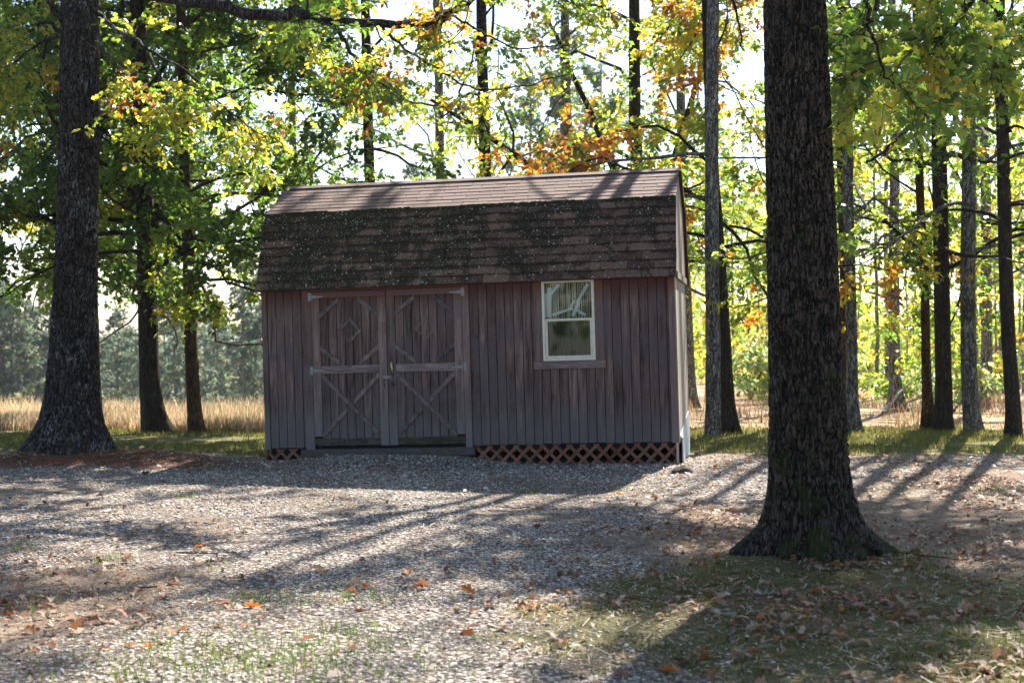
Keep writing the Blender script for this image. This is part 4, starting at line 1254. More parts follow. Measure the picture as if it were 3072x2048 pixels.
to.foliate(b1, 0.02, 13, 0.42, 6, 8, 0.35, 0.5, twig=(0.18, 0.35))
to.foliate(b2, 0.02, 9, 0.35, 5, 7, 0.35, 0.5, twig=(0.18, 0.35))
to.foliate(b3, 0.02, 22, 0.50, 7, 9, 0.30, 0.4, twig=(0.18, 0.38))
to.foliate(b4, 0.02, 22, 0.55, 7, 9, 0.25, 0.4, twig=(0.18, 0.38))
to.foliate(b5, 0.02, 12, 0.45, 6, 8, 0.45, 0.4, twig=(0.18, 0.38))
to.foliate(b6, 0.02, 14, 0.45, 6, 8, 0.30, 0.4, twig=(0.18, 0.38))
for k in range(15):
    az = k*2.399; h = 5.0 + 4.2*(k/15)
    p = np.array([tp[4][0], 9.5, h]); d = np.array([math.cos(az), math.sin(az), 0.3+0.7*k/15])
    lb = to.wander(p, d, 4.0*(1-0.4*k/15), 7, 0.0, 0.3)
    to.tubes.append(tube(lb, np.linspace(0.05, 0.01, 8), 6)); to.foliate(lb, 0.04, 6, 1.1, 6, 8, 0.25)
to.pal = 'bright'
to.finish("oak_tree", "big dark oak with mossy root flares standing in front of the shed", (tp[0][0], 9.5, 0.0), lod=0)

# ------------------------------------------------------------------ trees round the clearing
# photo x of the foot, depth, trunk width in photo px, bark, palette, height, crown start, spread, limbs, shoots, sprays, leaves, label
SPEC = [
 (455, 22.0, 54, M_BARK, 'dark', 15.6, 2.6999999999999997, 3.6, 48, 14, 7, 22, "dark green leafy tree on the lawn edge left of the shed, thicker of a pair"),
 (586, 22.3, 36, M_BARK_O, 'green', 13.1, 2.5999999999999996, 3.4, 41, 13, 7, 22, "slim orange-brown trunked tree with bright green low sprigs, close to the shed's door end"),
 (-210, 25.0, 54, M_BARK, 'yellow', 15.0, 3.6, 4.2, 31, 9, 6, 22, "yellowing tree at the edge of the dry field beyond the lichen oak"),
 (290, 27.0, 39, M_BARK, 'dark', 14.4, 3.0, 3.2, 39, 12, 7, 22, "dark green tree hidden behind the lichen oak trunk"),
 (1135, 26.0, 32, M_BARK, 'green', 17.2, 3.6, 2.8, 21, 8, 6, 15, "straight dark trunk rising behind the shed roof above the double doors"),
 (1462, 26.5, 36, M_BARK, 'turn', 18.8, 4.0, 3.0, 24, 8, 6, 15, "straight dark trunk rising behind the middle of the shed ridge"),
 (1345, 34.0, 30, M_BARK_G, 'turn', 20.2, 4.6, 3.0, 17, 8, 6, 12, "paler far trunk between the two dark trunks behind the shed roof"),
 (1935, 27.0, 39, M_BARK, 'turn', 18.8, 3.0, 3.6, 27, 10, 7, 15, "many-stemmed turning tree behind the window end of the shed"),
 (2138, 21.2, 39, M_BARK_G, 'turn', 18.8, 3.4, 3.0, 28, 9, 7, 18, "pale grey straight trunk just beside the sunlit shed gable"),
 (2186, 21.6, 36, M_BARK, 'orange', 18.0, 2.9, 3.4, 32, 10, 7, 18, "dark flared trunk with orange leaves touching the pale grey trunk by the gable"),
 (2365, 23.5, 34, M_BARK, 'bright', 18.0, 3.0, 3.2, 28, 9, 6, 18, "tree half hidden behind the mossy oak trunk at the lawn edge"),
 (2534, 23.0, 21, M_BARK_O, 'yellow', 15.0, 3.0, 2.6, 21, 9, 6, 18, "thin brown trunk leaning on the grey trunk right behind the mossy oak"),
 (2556, 21.8, 30, M_BARK_G, 'bright', 16.5, 2.7, 3.0, 28, 9, 6, 18, "slim grey trunk standing right behind the mossy oak"),
 (2786, 22.4, 23, M_BARK_O, 'bright', 15.8, 2.8, 2.6, 25, 9, 6, 18, "thinner brown trunk of the close pair beside the bleached fallen branch"),
 (2836, 22.0, 43, M_BARK, 'bright', 18.8, 2.6, 3.4, 32, 10, 6, 18, "stouter brown trunk of the close pair beside the bleached fallen branch"),
 (2916, 21.8, 41, M_BARK_G, 'bright', 17.2, 2.8, 3.0, 28, 9, 6, 18, "short-clear grey trunk under low green leaves in the lawn-edge row"),
 (3050, 20.8, 37, M_BARK, 'green', 18.0, 3.0, 3.2, 28, 9, 6, 18, "dark brown trunk with crooked side branch at the end of the lawn-edge row"),
 (3330, 22.5, 45, M_BARK, 'turn', 18.0, 3.0, 3.4, 25, 8, 6, 18, "turning tree past the end of the lawn-edge row"),
 (2690, 31.0, 30, M_BARK_G, 'yellow', 18.0, 3.0, 3.4, 20, 6, 5, 15, "yellow-green tree in the wood behind the fallen branch"),
 (2430, 33.0, 30, M_BARK_G, 'bright', 19.5, 3.2, 3.4, 20, 6, 5, 15, "light green tree in the wood behind the mossy oak"),
 (2960, 34.0, 30, M_BARK_G, 'yellow', 19.5, 3.0, 3.4, 20, 6, 5, 15, "pale yellow tree in the wood behind the grey lawn-edge trunk"),
 (2075, 34.0, 30, M_BARK_G, 'turn', 20.2, 3.0, 3.6, 20, 6, 5, 15, "tall turning tree in the wood behind the sunlit shed gable"),
 (1730, 33.0, 32, M_BARK_G, 'yellow', 19.5, 5.0, 3.2, 14, 6, 5, 12, "yellow-green tree far behind the shed window end"),
 (880, 33.0, 27, M_BARK_G, 'dark', 14.4, 4.2, 2.8, 12, 6, 5, 12, "small dark green tree beyond the field side of the shed roof"),
]
for k, (px, d, wpx, bark, pal, hgt, lo, spread, nl, ns, nsp, nlf, label) in enumerate(SPEC):
    t = Tree(300+k, 0.105 if d < 28 else 0.125, pal, bark)
    t.sunny = px > 1000
    b = G3(px, d)
    t.auto(b, hgt, wpx/FPX*d*0.5*1.08, lo, spread, nl, ns, nsp, nlf, lean=(0.004 if px == 2138 else -0.022 + t.r.normal()*0.006, 0.0), flare=0.25 if px == 2138 else 0.8)
    if k == 7:      # forked stems
        for (dx, dz) in ((-0.30, 1.0), (0.22, 1.0), (-0.85, 1.0)):
            st = t.wander(b + np.array([-0.08, 0, 3.0]), (dx, 0.1, dz), 5.0, 8, 0, 0.15)
            V, F = tube(st, np.linspace(0.10, 0.03, 9), 8); t.limbs.append(("stem", V, F)); t.foliate(st, 0.05, 14, 1.0, 6, 8, 0.3)
    if k == 14:     # fork and long side limb
        for pl in ([(2832, 330, 22.0), (2850, 240, 22.0), (2870, 190, 21.9), (2930, 120, 21.8)], [(2832, 470, 22.0), (2860, 462, 21.8), (2920, 480, 21.4), (3010, 490, 21.0)], [(2778, 385, 21.5), (2740, 375, 21.4), (2700, 410, 21.2), (2650, 455, 21.1), (2600, 490, 21.0)]):
            q = px_limb(t, pl, 0.055, 0.018, "limb"); t.foliate(q, 0.03, 5, 0.6, 5, 8, 0.4)
        q = px_limb(t, [(2832, 470, 22.0), (2810, 400, 21.7), (2778, 385, 21.5)], 0.05, 0.045, "limb")
    if k == 16:
        for pl in ([(3018, 395, 20.8), (3030, 340, 20.7), (3070, 300, 20.6), (3120, 290, 20.5)], [(3018, 400, 20.8), (3040, 380, 20.6), (3090, 395, 20.5)]):
            px_limb(t, pl, 0.035, 0.012, "limb")
    if px == 586:   # low sprig by the slim trunk
        q = px_limb(t, [(586, 800, 22.3), (560, 850, 21.9), (530, 890, 21.6)], 0.018, 0.005, "limb")
        t.pal = 'bright'; t.sunny = True; t.foliate(q, 0.02, 12, 0.35, 7, 12, 0.4, 0.4)
        q = px_limb(t, [(590, 820, 22.3), (620, 880, 22.0), (630, 910, 21.8)], 0.014, 0.005, "limb"); t.foliate(q, 0.02, 8, 0.30, 6, 12, 0.4, 0.4)
    t.finish("broadleaf_tree", label, b, group="trees round the clearing", lod=2)

# ------------------------------------------------------------------ far woods, copied from a few patterns
def copy_tree(root, loc, rz, sc):
    c = root.copy(); COL.link(c); c.location = loc; c.rotation_euler = (0, 0, rz); c.scale = (sc, sc, sc)
    for ch in root.children:
        k = ch.copy(); COL.link(k); k.parent = c
    return c
def pine(seed, h, bare, pal='hazy'):
    t = Tree(seed, 0.34, pal, M_BARK_G)
    t.open_crown = False
    t.auto((0, 0, 0), h, 0.13, h*bare, 2.0, 30, 4, 4, 6, lean=(0, 0), sublen=0.55, rows=16, sides=8, flare=0.3, droop=0.5)
    return t
def thin_tree(seed, h, pal):
    t = Tree(seed, 0.20, pal, M_BARK_G)
    t.open_crown = False
    t.auto((0, 0, 0), h, 0.05, h*0.55, 1.5, 10, 3, 4, 5, lean=(0.01, 0), sublen=0.9, rows=20, sides=8, flare=0.3)
    return t
rr = np.random.default_rng(77)
protos = []
for k, (h, b) in enumerate(((11.5, 0.30), (12.5, 0.36), (10.5, 0.22))):
    protos.append(pine(500+k, h, b).finish("pine_tree", "slim hazy tree in the far wood beyond the dry field", (0, 0, 0), group="far wood beyond the field", lod=2, gaps=False, far_above=False, leafmat=M_NEEDLE))
spots = []
for k in range(90):
    d = rr.uniform(88, 150); x = d*(-0.46 + 0.42*(k+rr.random())/90)
    spots.append((x, d))
first = [True]*3
for k, (x, d) in enumerate(spots):
    i = k % 3; loc = (x, d, float(gz(x, d))-0.1); sc = rr.uniform(0.6, 0.95); rz = rr.uniform(0, 6.28)
    if first[i]:
        first[i] = False; o = protos[i]; o.location = loc; o.scale = (sc,)*3; o.rotation_euler = (0, 0, rz)
    else: copy_tree(protos[i], loc, rz, sc)
# the rest of the far wood, one mass behind the single trees
def wood_mass(name, label, a0, a1, d0, d1, n, top, pal, size, seed):
    r = np.random.default_rng(seed)
    d = r.uniform(d0, d1, n); x = d*r.uniform(a0, a1, n)
    f1, f2, cid = voro(x/4.5, d/4.5, 17)
    hh = top*(0.62+0.5*cid)*(1-0.35*f1**2)
    z = hh*r.random(n)**0.6
    p = np.stack([x, d, gz(x, d)+z], 1)
    cs, ws = PAL[pal]
    col = np.array(cs)[r.choice(len(cs), n, p=np.array(ws)/sum(ws))]*r.uniform(0.7, 1.3, (n, 1))*(0.75+0.5*cid[:, None])
    me = leaf_mesh(name, p, nrm(r.normal(size=(n, 3))), size*r.uniform(0.6, 1.3, n), col, 2, r, M_NEEDLE if pal == 'hazy' else M_LEAF)
    tag(add(name, me), label, "wood", kind="stuff")
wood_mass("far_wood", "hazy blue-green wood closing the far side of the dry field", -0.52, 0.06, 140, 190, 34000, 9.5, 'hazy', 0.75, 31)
wood_mass("far_wood", "pale yellow-green wood closing the view past the lawn-edge row", 0.06, 0.50, 85, 130, 26000, 5.5, 'yellow', 0.6, 32)
# unseen wood added behind the viewer to cut front skylight and darken pane reflections
r_ = np.random.default_rng(34); n_ = 9000
xw = r_.uniform(-42, 42, n_); yw = r_.uniform(-26, -13, n_)
f1, f2, cid = voro(xw/4.0, yw/4.0, 18)
pw = np.stack([xw, yw, (6.5+5.5*cid)*r_.random(n_)**0.7], 1)
cw_ = np.array(PAL['green'][0])[r_.choice(4, n_, p=PAL['green'][1])]*r_.uniform(0.7, 1.3, (n_, 1))
tag(add("unseen_wood", leaf_mesh("unseen_wood", pw, nrm(r_.normal(size=(n_, 3))), r_.uniform(0.5, 1.1, n_), cw_, 2, r_, M_LEAF)), "unseen green wood added behind the viewer to cut front skylight", "wood", kind="stuff")
# pines standing high behind the shed, haze painted into their leaf colour
tp_ = [pine(520+k, 17.0, 0.35) for k in range(2)]
pp = []
for k, (px, d, s) in enumerate(((1690, 66, 1.0), (1590, 74, 0.95), (1790, 78, 1.05), (1250, 80, 0.85))):
    x = (px-CXP)/FPX*d; loc = (x, d, float(gz(x, d)))
    if k < 2: o = tp_[k].finish("pine_tree", "tall pale pine far behind the shed roof", (0, 0, 0), group="tall pines behind the shed", lod=2, gaps=False, far_above=False, leafmat=M_NEEDLE); pp.append(o); o.location = loc
    else: o = copy_tree(pp[k % 2], loc, 2.0*k, s)
# thin trunks in the wood to the side of the clearing
th = [thin_tree(540+k, h, p).finish("thin_tree", "thin grey tree in the open wood past the lawn-edge row", (0, 0, 0), group="open wood past the lawn-edge row", lod=2, gaps=False, far_above=False) for k, (h, p) in enumerate(((9.5, 'bright'), (11, 'yellow'), (10, 'turn'), (8.5, 'yellow')))]
fs = [True]*4
for k in range(48):
    d = rr.uniform(38, 95); a = 0.105 + 0.30*rr.random()
    x = a*d; loc = (x, d, float(gz(x, d))-0.05); i = k % 4; sc = rr.uniform(0.8, 1.25); rz = rr.uniform(0, 6.28)
    if fs[i]: fs[i] = False; o = th[i]; o.location = loc; o.scale = (sc,)*3
    else: copy_tree(th[i], loc, rz, sc)
# low leafy shrubs of the wood floor
def shrub(seed, pal):
    t = Tree(seed, 0.16, pal, M_BARK)
    t.open_crown = False
    t.trunk = None
    for k in range(9):
        az = k*0.7 + t.r.random(); lb = t.wander((0, 0, 0), (0.5*math.cos(az), 0.5*math.sin(az), 1.0), t.r.uniform(1.0, 2.2), 6, 0.2, 0.3)
        t.tubes.append(tube(lb, np.linspace(0.015, 0.004, 7), 4)); t.foliate(lb, 0.01, 5, 0.5, 4, 6, 0.2)
    return t
sh = [shrub(560+k, p).finish("shrub", "loose yellow-green shrub on the wood floor past the lawn-edge row", (0, 0, 0), cat="shrub", group="shrubs of the open wood", lod=2, gaps=False, far_above=False) for k, p in enumerate(('bright', 'yellow', 'hazy'))]
fs = [True]*3
for k in range(20):
    d = rr.uniform(30, 70); a = 0.115 + 0.28*rr.random(); x = a*d; loc = (x, d, float(gz(x, d))-0.03); i = k % 3; sc = rr.uniform(0.6, 1.3)
    if fs[i]: fs[i] = False; o = sh[i]; o.location = loc; o.scale = (sc,)*3
    else: copy_tree(sh[i], loc, rr.uniform(0, 6.28), sc)
# ------------------------------------------------------------------ ground cover
def blades(name, x, y, h, w, col, r, lean=0.35, label=None, cat=None, mat=None):
    """bent blades of two joints each; one object"""
    n = len(x); z = gz(x, y)
    az = r.uniform(0, 2*math.pi, n); la = r.uniform(0, 2*math.pi, n); ln = r.uniform(0.1, 1.0, n)*lean*h
    bx, by = np.cos(az)*w*0.5, np.sin(az)*w*0.5
    lx, ly = np.cos(la)*ln, np.sin(la)*ln
    V = np.empty((n, 5, 3))
    V[:, 0] = np.stack([x-bx, y-by, z-0.01], 1); V[:, 1] = np.stack([x+bx, y+by, z-0.01], 1)
    V[:, 2] = np.stack([x-bx*0.7+lx*0.35, y-by*0.7+ly*0.35, z+h*0.55], 1); V[:, 3] = np.stack([x+bx*0.7+lx*0.35, y+by*0.7+ly*0.35, z+h*0.55], 1)
    V[:, 4] = np.stack([x+lx, y+ly, z+h*0.97], 1)
    F = np.array([(0, 1, 3), (0, 3, 2), (2, 3, 4)])[None] + (np.arange(n)*5)[:, None, None]
    C = np.concatenate([np.repeat(col, 5, 0), np.ones((n*5, 1))], 1)
    o = add(name, mesh_np(name, V.reshape(-1, 3), F.reshape(-1, 3), mat or M_LEAFG, False, {"col": ('FLOAT_COLOR', C)}))
    return tag(o, label, cat, kind="stuff")

def pick(r, cols, ws, n, jit=0.25):
    c = np.array(cols)[r.choice(len(cols), size=n, p=np.array(ws)/sum(ws))]
    return c*r.uniform(1-jit, 1+jit, (n, 1))

r = np.random.default_rng(900)
# tall dry grass of the field
n = 52000
d = 22.6 + 70*r.random(n)**2.0; a = r.uniform(-0.46, 0.02, n); x = a*d
h = (0.30 + 0.32*smooth(22, 34, d))*r.uniform(0.5, 1.15, n)*(0.7+0.6*vnoise(x*0.4, d*0.4, s=81)); w = 0.010 + 0.00028*d
blades("field_grass", x, d, h, w*r.uniform(0.6, 1.3, n), pick(r, [(0.52, 0.40, 0.30), (0.43, 0.32, 0.23), (0.27, 0.24, 0.14), (0.62, 0.51, 0.41)], [0.4, 0.25, 0.2, 0.15], n), r, 0.6, "tall dry tan grass of the open field beyond the lawn", "grass")
# short grass of the lawn strip
n = 60000
x = r.uniform(-10.5, 13.0, n); y = r.uniform(17.2, 23.2, n)
k = (zones(x, y)[3] > r.uniform(0.05, 0.75, n)) & (vnoise(x*1.3, y*1.3, s=82) + 0.25*vnoise(x*6, y*6, s=83) > 0.42)
x, y = x[k], y[k]; n = len(x)
blades("lawn_grass", x, y, r.uniform(0.03, 0.085, n), r.uniform(0.008, 0.016, n), pick(r, [(0.11, 0.14, 0.03), (0.16, 0.16, 0.045), (0.24, 0.19, 0.08)], [0.45, 0.35, 0.2], n), r, 0.8, "short patchy green and straw grass of the lawn strip", "grass")
# grey stems and russet brush at the wood edge
n = 9000
d = 23.2 + 16*r.random(n)**1.3; a = r.uniform(0.09, 0.42, n); x = a*d
k = vnoise(x*0.5, d*0.5, s=84) > 0.38
x, d = x[k], d[k]; n = len(x)
blades("brush", x, d, r.uniform(0.10, 0.45, n)*(0.15+1.2*smooth(0.35, 0.75, vnoise(x*0.6, d*0.6, s=85))), r.uniform(0.008, 0.02, n), pick(r, [(0.22, 0.11, 0.07), (0.30, 0.20, 0.14), (0.15, 0.14, 0.05), (0.34, 0.26, 0.18)], [0.35, 0.3, 0.2, 0.15], n), r, 0.8, "russet and grey dead brush along the wood edge", "brush")
# fresh green tufts in the gravel
tufts = [(760, 1795, 26, 0.13), (1100, 1790, 18, 0.12), (640, 1700, 5, 0.07), (560, 1985, 60, 0.30), (700, 2010, 60, 0.3), (840, 1985, 50, 0.25), (1000, 1970, 40, 0.25), (1060, 1900, 12, 0.12), (900, 1800, 14, 0.15),
         (1580, 1470, 14, 0.06), (1870, 1468, 6, 0.05), (555, 1490, 8, 0.05), (320, 1680, 10, 0.06), (2760, 1680, 14, 0.10), (2990, 1960, 30, 0.22), (2730, 1700, 14, 0.07), (3040, 1990, 40, 0.25), (60, 1820, 18, 0.15), (10, 1650, 12, 0.12), (2950, 1900, 14, 0.15), (420, 2040, 40, 0.3), (1100, 2030, 40, 0.3), (2700, 1480, 12, 0.1), (2985, 1478, 16, 0.12)]
X, Y = [], []
for (px, py, c, s) in tufts:
    dd = CAMH*FPX/(py-HORIZ); xc = (px-CXP)/FPX*dd
    m = int(c*5)
    X.append(xc + r.normal(size=m)*s*1.1); Y.append(dd + r.normal(size=m)*s*1.4)
X, Y = np.concatenate(X), np.concatenate(Y); n = len(X)
blades("grass_tufts", X, Y, r.uniform(0.02, 0.075, n), r.uniform(0.0035, 0.007, n), pick(r, [(0.075, 0.15, 0.02), (0.12, 0.20, 0.03), (0.16, 0.17, 0.04)], [0.45, 0.4, 0.15], n), r, 0.7, "fresh green grass tufts sprouting through the gravel", "grass")
# moss and fine grass growing round the mossy oak
n = 26000
d = 5.6 + 5.2*r.random(n); x = r.uniform(-0.6, 5.2, n)
k = zones(x, d)[1]*(0.35+0.9*smooth(0.40, 0.62, fbm(x*2.2, d*2.2, s=86, o=3)/0.85)) > r.uniform(0.25, 1.0, n)
x, d = x[k], d[k]; n = len(x)
blades("moss_turf", x, d, r.uniform(0.008, 0.028, n), r.uniform(0.006, 0.014, n), pick(r, [(0.10, 0.102, 0.022), (0.17, 0.16, 0.038), (0.065, 0.078, 0.022)], [0.45, 0.35, 0.2], n), r, 0.9, "yellow-green moss and fine turf around the mossy oak", "moss")
# dry straw and bits over the soil
n = 40000
d = 5.6 + 12.5*r.random(n)**0.8; a = r.uniform(-0.5, 0.58, n); x = a*d
zz = zones(x, d); k = r.random(n) < np.clip(0.22 + 1.0*zz[2] + 0.55*zz[1] + 0.5*zz[5], 0, 1)
x, d = x[k], d[k]; n = len(x)
ang = r.uniform(0, 2*math.pi, n); ln = r.uniform(0.02, 0.11, n); wd = r.uniform(0.0012, 0.0035, n); z = gz(x, d)+r.uniform(0.004, 0.018, n)
c_, s_ = np.cos(ang), np.sin(ang); tl_ = r.uniform(-0.25, 0.25, n)*ln
V = np.stack([np.stack([x-c_*ln/2-s_*wd, d-s_*ln/2+c_*wd, z-tl_/2], 1), np.stack([x-c_*ln/2+s_*wd, d-s_*ln/2-c_*wd, z-tl_/2], 1), np.stack([x+c_*ln/2+s_*wd, d+s_*ln/2-c_*wd, z+tl_/2], 1), np.stack([x+c_*ln/2-s_*wd, d+s_*ln/2+c_*wd, z+tl_/2], 1)], 1).reshape(-1, 3)
C = np.concatenate([np.repeat(pick(r, [(0.42, 0.34, 0.24), (0.20, 0.14, 0.09), (0.50, 0.45, 0.38)], [0.45, 0.35, 0.2], n), 4, 0), np.ones((n*4, 1))], 1)
o = add("straw", mesh_np("straw", V, np.arange(n*4).reshape(-1, 4), M_LITTER, False, {"col": ('FLOAT_COLOR', C)}))
tag(o, "dry straw and bark bits strewn over the soil", "straw", kind="stuff")

# gravel stones
def gravel(n, seed, d0, d1, s0, s1):
    r = np.random.default_rng(seed)
    d = np.sqrt(d0*d0 + (d1*d1-d0*d0)*r.random(n)); a = r.uniform(-0.5, 0.55, n); x = a*d
    zz = zones(x, d)
    pr = np.clip(zz[0]*(1-0.8*zz[1])*(1-0.75*zz[2])*(1-zz[5]), 0, 1)
    pr = pr*(0.35+0.9*smooth(0.3, 0.6, vnoise(x*1.7, d*1.7, s=91)))
    k = r.random(n) < pr
    x, d = x[k], d[k]
    # not under the shed
    q = np.stack([x, d, np.zeros_like(x)], 1)-O
    lu, lv = q @ uvec, q @ vvec
    k = ~((lu > -0.05) & (lu < SL+0.05) & (lv > -0.04) & (lv < SW))
    x, d = x[k], d[k]; n = len(x)
    T = np.array([(1, 0, 0), (0, 1, 0), (-1, 0, 0), (0, -1, 0), (0, 0, 1), (0, 0, -1)], float)
    V = T[None]*r.uniform(0.65, 1.25, (n, 6, 1)) + r.normal(size=(n, 6, 3))*0.16
    s = r.uniform(s0, s1, n)*r.choice([0.6, 1.0, 1.0, 1.7], n, p=[0.35, 0.3, 0.25, 0.1])
    V = V*np.stack([s, s*r.uniform(0.6, 1.0, n), s*r.uniform(0.35, 0.65, n)], 1)[:, None, :]
    an = r.uniform(0, 6.28, n); c, sn = np.cos(an), np.sin(an)
    X = V[..., 0]*c[:, None]-V[..., 1]*sn[:, None]; Y = V[..., 0]*sn[:, None]+V[..., 1]*c[:, None]
    tlt = r.uniform(-0.4, 0.4, n)
    Z = V[..., 2] + X*tlt[:, None]
    W = np.stack([X+x[:, None], Y+d[:, None], Z+(gz(x, d)+s*0.12)[:, None]], -1).reshape(-1, 3)
    F = np.array([(0, 1, 4), (1, 2, 4), (2, 3, 4), (3, 0, 4), (1, 0, 5), (2, 1, 5), (3, 2, 5), (0, 3, 5)])[None]+(np.arange(n)*6)[:, None, None]
    col = pick(r, [(0.21, 0.185, 0.17), (0.42, 0.37, 0.325), (0.60, 0.53, 0.47), (0.75, 0.675, 0.60), (0.44, 0.315, 0.245)], [0.22, 0.30, 0.26, 0.14, 0.08], n, 0.2)
    return W, F.reshape(-1, 3), np.concatenate([np.repeat(col, 6, 0), np.ones((n*6, 1))], 1)
ga = gravel(60000, 61, 5.4, 10.0, 0.006, 0.0135); gb = gravel(60000, 62, 10.0, 17.4, 0.009, 0.017)
def stone_mat():
    m, nt, n_, L, bs = newmat("gravel_stone")
    g = noise(nt, pos(nt), 70, 4, 0.65)
    c = mix(nt, maprange(nt, g, 0.4, 0.7, 0, 0.45), attr(nt, "col").outputs["Color"], (0.16, 0.14, 0.125))
    L.new(c, bs.inputs["Base Color"]); bs.inputs["Roughness"].default_value = 0.85
    bs.inputs["Specular IOR Level"].default_value = 0.3
    L.new(bump(nt, g, 0.4, 0.004), bs.inputs["Normal"])
    return m
V = np.concatenate([ga[0], gb[0]]); F = np.concatenate([ga[1], gb[1]+len(ga[0])]); C = np.concatenate([ga[2], gb[2]])
o = add("gravel", mesh_np("gravel", V, F, stone_mat(), False, {"col": ('FLOAT_COLOR', C)}))
tag(o, "grey crushed gravel of the drive in front of the shed", "gravel", kind="stuff")

# fallen leaves: the mass
LC = [(0.20, 0.095, 0.055), (0.27, 0.175, 0.115), (0.36, 0.28, 0.21), (0.30, 0.11, 0.04), (0.12, 0.07, 0.048), (0.28, 0.22, 0.07)]
LWt = [0.24, 0.28, 0.22, 0.05, 0.20, 0.01]
def litter_points(n, r, near=False):
    d = 5.6 + (12.8*r.random(n)**0.75 if not near else 3.6*r.random(n)); a = r.uniform(-0.5, 0.58, n); x = a*d
    zz = zones(x, d)
    pr = np.clip(0.03 + 1.0*zz[2] + 0.30*zz[1] + 0.5*zz[5], 0, 1)*(0.25+1.1*smooth(0.35, 0.65, vnoise(x*1.4+5, d*1.4, s=92)))
    k = r.random(n) < pr
    x, d = x[k], d[k]
    q = np.stack([x, d, np.zeros_like(x)], 1)-O
    lu, lv = q @ uvec, q @ vvec
    k = ~((lu > -0.1) & (lu < SL+0.1) & (lv > -0.05) & (lv < SW)) & (np.hypot(x-RX, d-RY) > 0.42) & (np.hypot(x-LX, d-LY) > 0.6)
    return x[k], d[k]
r = np.random.default_rng(940)
x, d = litter_points(31000, r); n = len(x)
dirs = np.stack([r.normal(size=n), r.normal(size=n), r.normal(size=n)*0.22], 1)
p = np.stack([x, d, gz(x, d)+r.uniform(0.008, 0.03, n)], 1)
me = leaf_mesh("leaf_litter", p, dirs, r.uniform(0.03, 0.085, n), pick(r, LC, LWt, n, 0.35), 1, r, M_LITTER, flat=0.35)
tag(add("leaf_litter", me), "brown and tan fallen leaves littering the ground", "leaves", kind="stuff")
# crumbled leaf bits everywhere
n = 36000
d = 5.5 + 12.3*r.random(n)**0.8; a = r.uniform(-0.5, 0.58, n); x = a*d
zz = zones(x, d); k = r.random(n) < np.clip(0.22 + 0.7*zz[2] + 0.4*zz[1] + 0.5*zz[5], 0, 1)*(0.3+smooth(0.35, 0.65, vnoise(x*1.1+2, d*1.6, s=93)))
q = np.stack([x, d, np.zeros_like(x)], 1)-O; lu, lv = q @ uvec, q @ vvec
k &= ~((lu > -0.05) & (lu < SL+0.05) & (lv > -0.02) & (lv < SW))
x, d = x[k], d[k]; n = len(x)
dirs = np.stack([r.normal(size=n), r.normal(size=n), r.normal(size=n)*0.3], 1)
me = leaf_mesh("leaf_crumbs", np.stack([x, d, gz(x, d)+r.uniform(0.004, 0.016, n)], 1), dirs, r.uniform(0.012, 0.04, n), pick(r, LC, LWt, n, 0.4), 2, r, M_LITTER, flat=0.5)
tag(add("leaf_crumbs", me), "crumbled brown leaf bits scattered through the gravel", "leaves", kind="stuff")
# fallen leaves: the ones that show largest, each its own
def big_leaf(seed, col):
    r = np.random.default_rng(seed)
    s = 0.12
    T = OAK_V.copy(); T[:, 1] *= r.uniform(0.85, 1.25)
    k = r.uniform(-1.4, 1.4); t = T[:, 0]-0.5
    T[:, 2] = T[:, 2]*r.uniform(0.6, 2.0) + k*t*t*0.55 + r.uniform(-0.5, 0.9)*T[:, 1]**2*2 + 0.10*T[:, 1]*np.sin(T[:, 0]*7)
    T[:, 0] -= 0.5; T[:, 2] -= T[:, 2].min()
    V = T*s
    C = np.concatenate([np.repeat(np.array([col]), len(V), 0)*r.uniform(0.85, 1.15, (len(V), 1)), np.ones((len(V), 1))], 1)
    return mesh_np("fallen_leaf", V, OAK_F, M_LITTER, True, {"col": ('FLOAT_COLOR', C)})
kinds = [((0.24, 0.10, 0.05), "rust-red oak leaf lying on the ground", "rust-red leaves on the ground"), ((0.30, 0.20, 0.13), "light brown curled oak leaf lying on the ground", "light brown leaves on the ground"),
         ((0.40, 0.32, 0.25), "pale tan dry oak leaf lying on the ground", "pale tan leaves on the ground"), ((0.42, 0.15, 0.03), "bright orange oak leaf lying on the ground", "orange leaves on the ground"), ((0.16, 0.085, 0.05), "dark brown oak leaf lying on the ground", "dark brown leaves on the ground")]
lm = [[big_leaf(700+5*i+j, kinds[i][0]) for j in range(4)] for i in range(5)]
x, d = litter_points(9000, r, True)
keepn = []
marks = [(1100, 1760, 3), (1265, 1762, 3), (1250, 1765, 0), (600, 1645, 3), (620, 1650, 2), (970, 1715, 3), (315, 1975, 0), (440, 1960, 3), (1615, 1525, 3), (1580, 1640, 1), (1790, 1650, 0), (2080, 1690, 3), (2150, 1690, 3), (2310, 1760, 1), (2270, 1790, 2), (2480, 1775, 1), (365, 1720, 3), (2690, 1435, 3), (2145, 1420, 3), (2200, 1530, 3), (300, 1490, 0), (1820, 1590, 3), (150, 1960, 0), (100, 1980, 3), (1060, 1955, 0), (1870, 1475, 3)]
rng2 = np.random.default_rng(951)
sel = rng2.permutation(len(x))[:300-len(marks)]
allp = [(x[i], d[i], int(rng2.choice(5, p=[0.24, 0.28, 0.22, 0.08, 0.18]))) for i in sel]
for (px, py, kk) in marks:
    dd = CAMH*FPX/(py-HORIZ); allp.append(((px-CXP)/FPX*dd, dd, kk))
for (xx, yy, kk) in allp:
    o = add("fallen_leaf", lm[kk][int(rng2.integers(4))], None, (xx, yy, float(gz(xx, yy))+0.006), (rng2.normal()*0.22, rng2.normal()*0.22, rng2.uniform(0, 6.28)))
    s = rng2.uniform(0.5, 0.95); o.scale = (s, s, s)
    tag(o, kinds[kk][1], "leaf", kinds[kk][2])

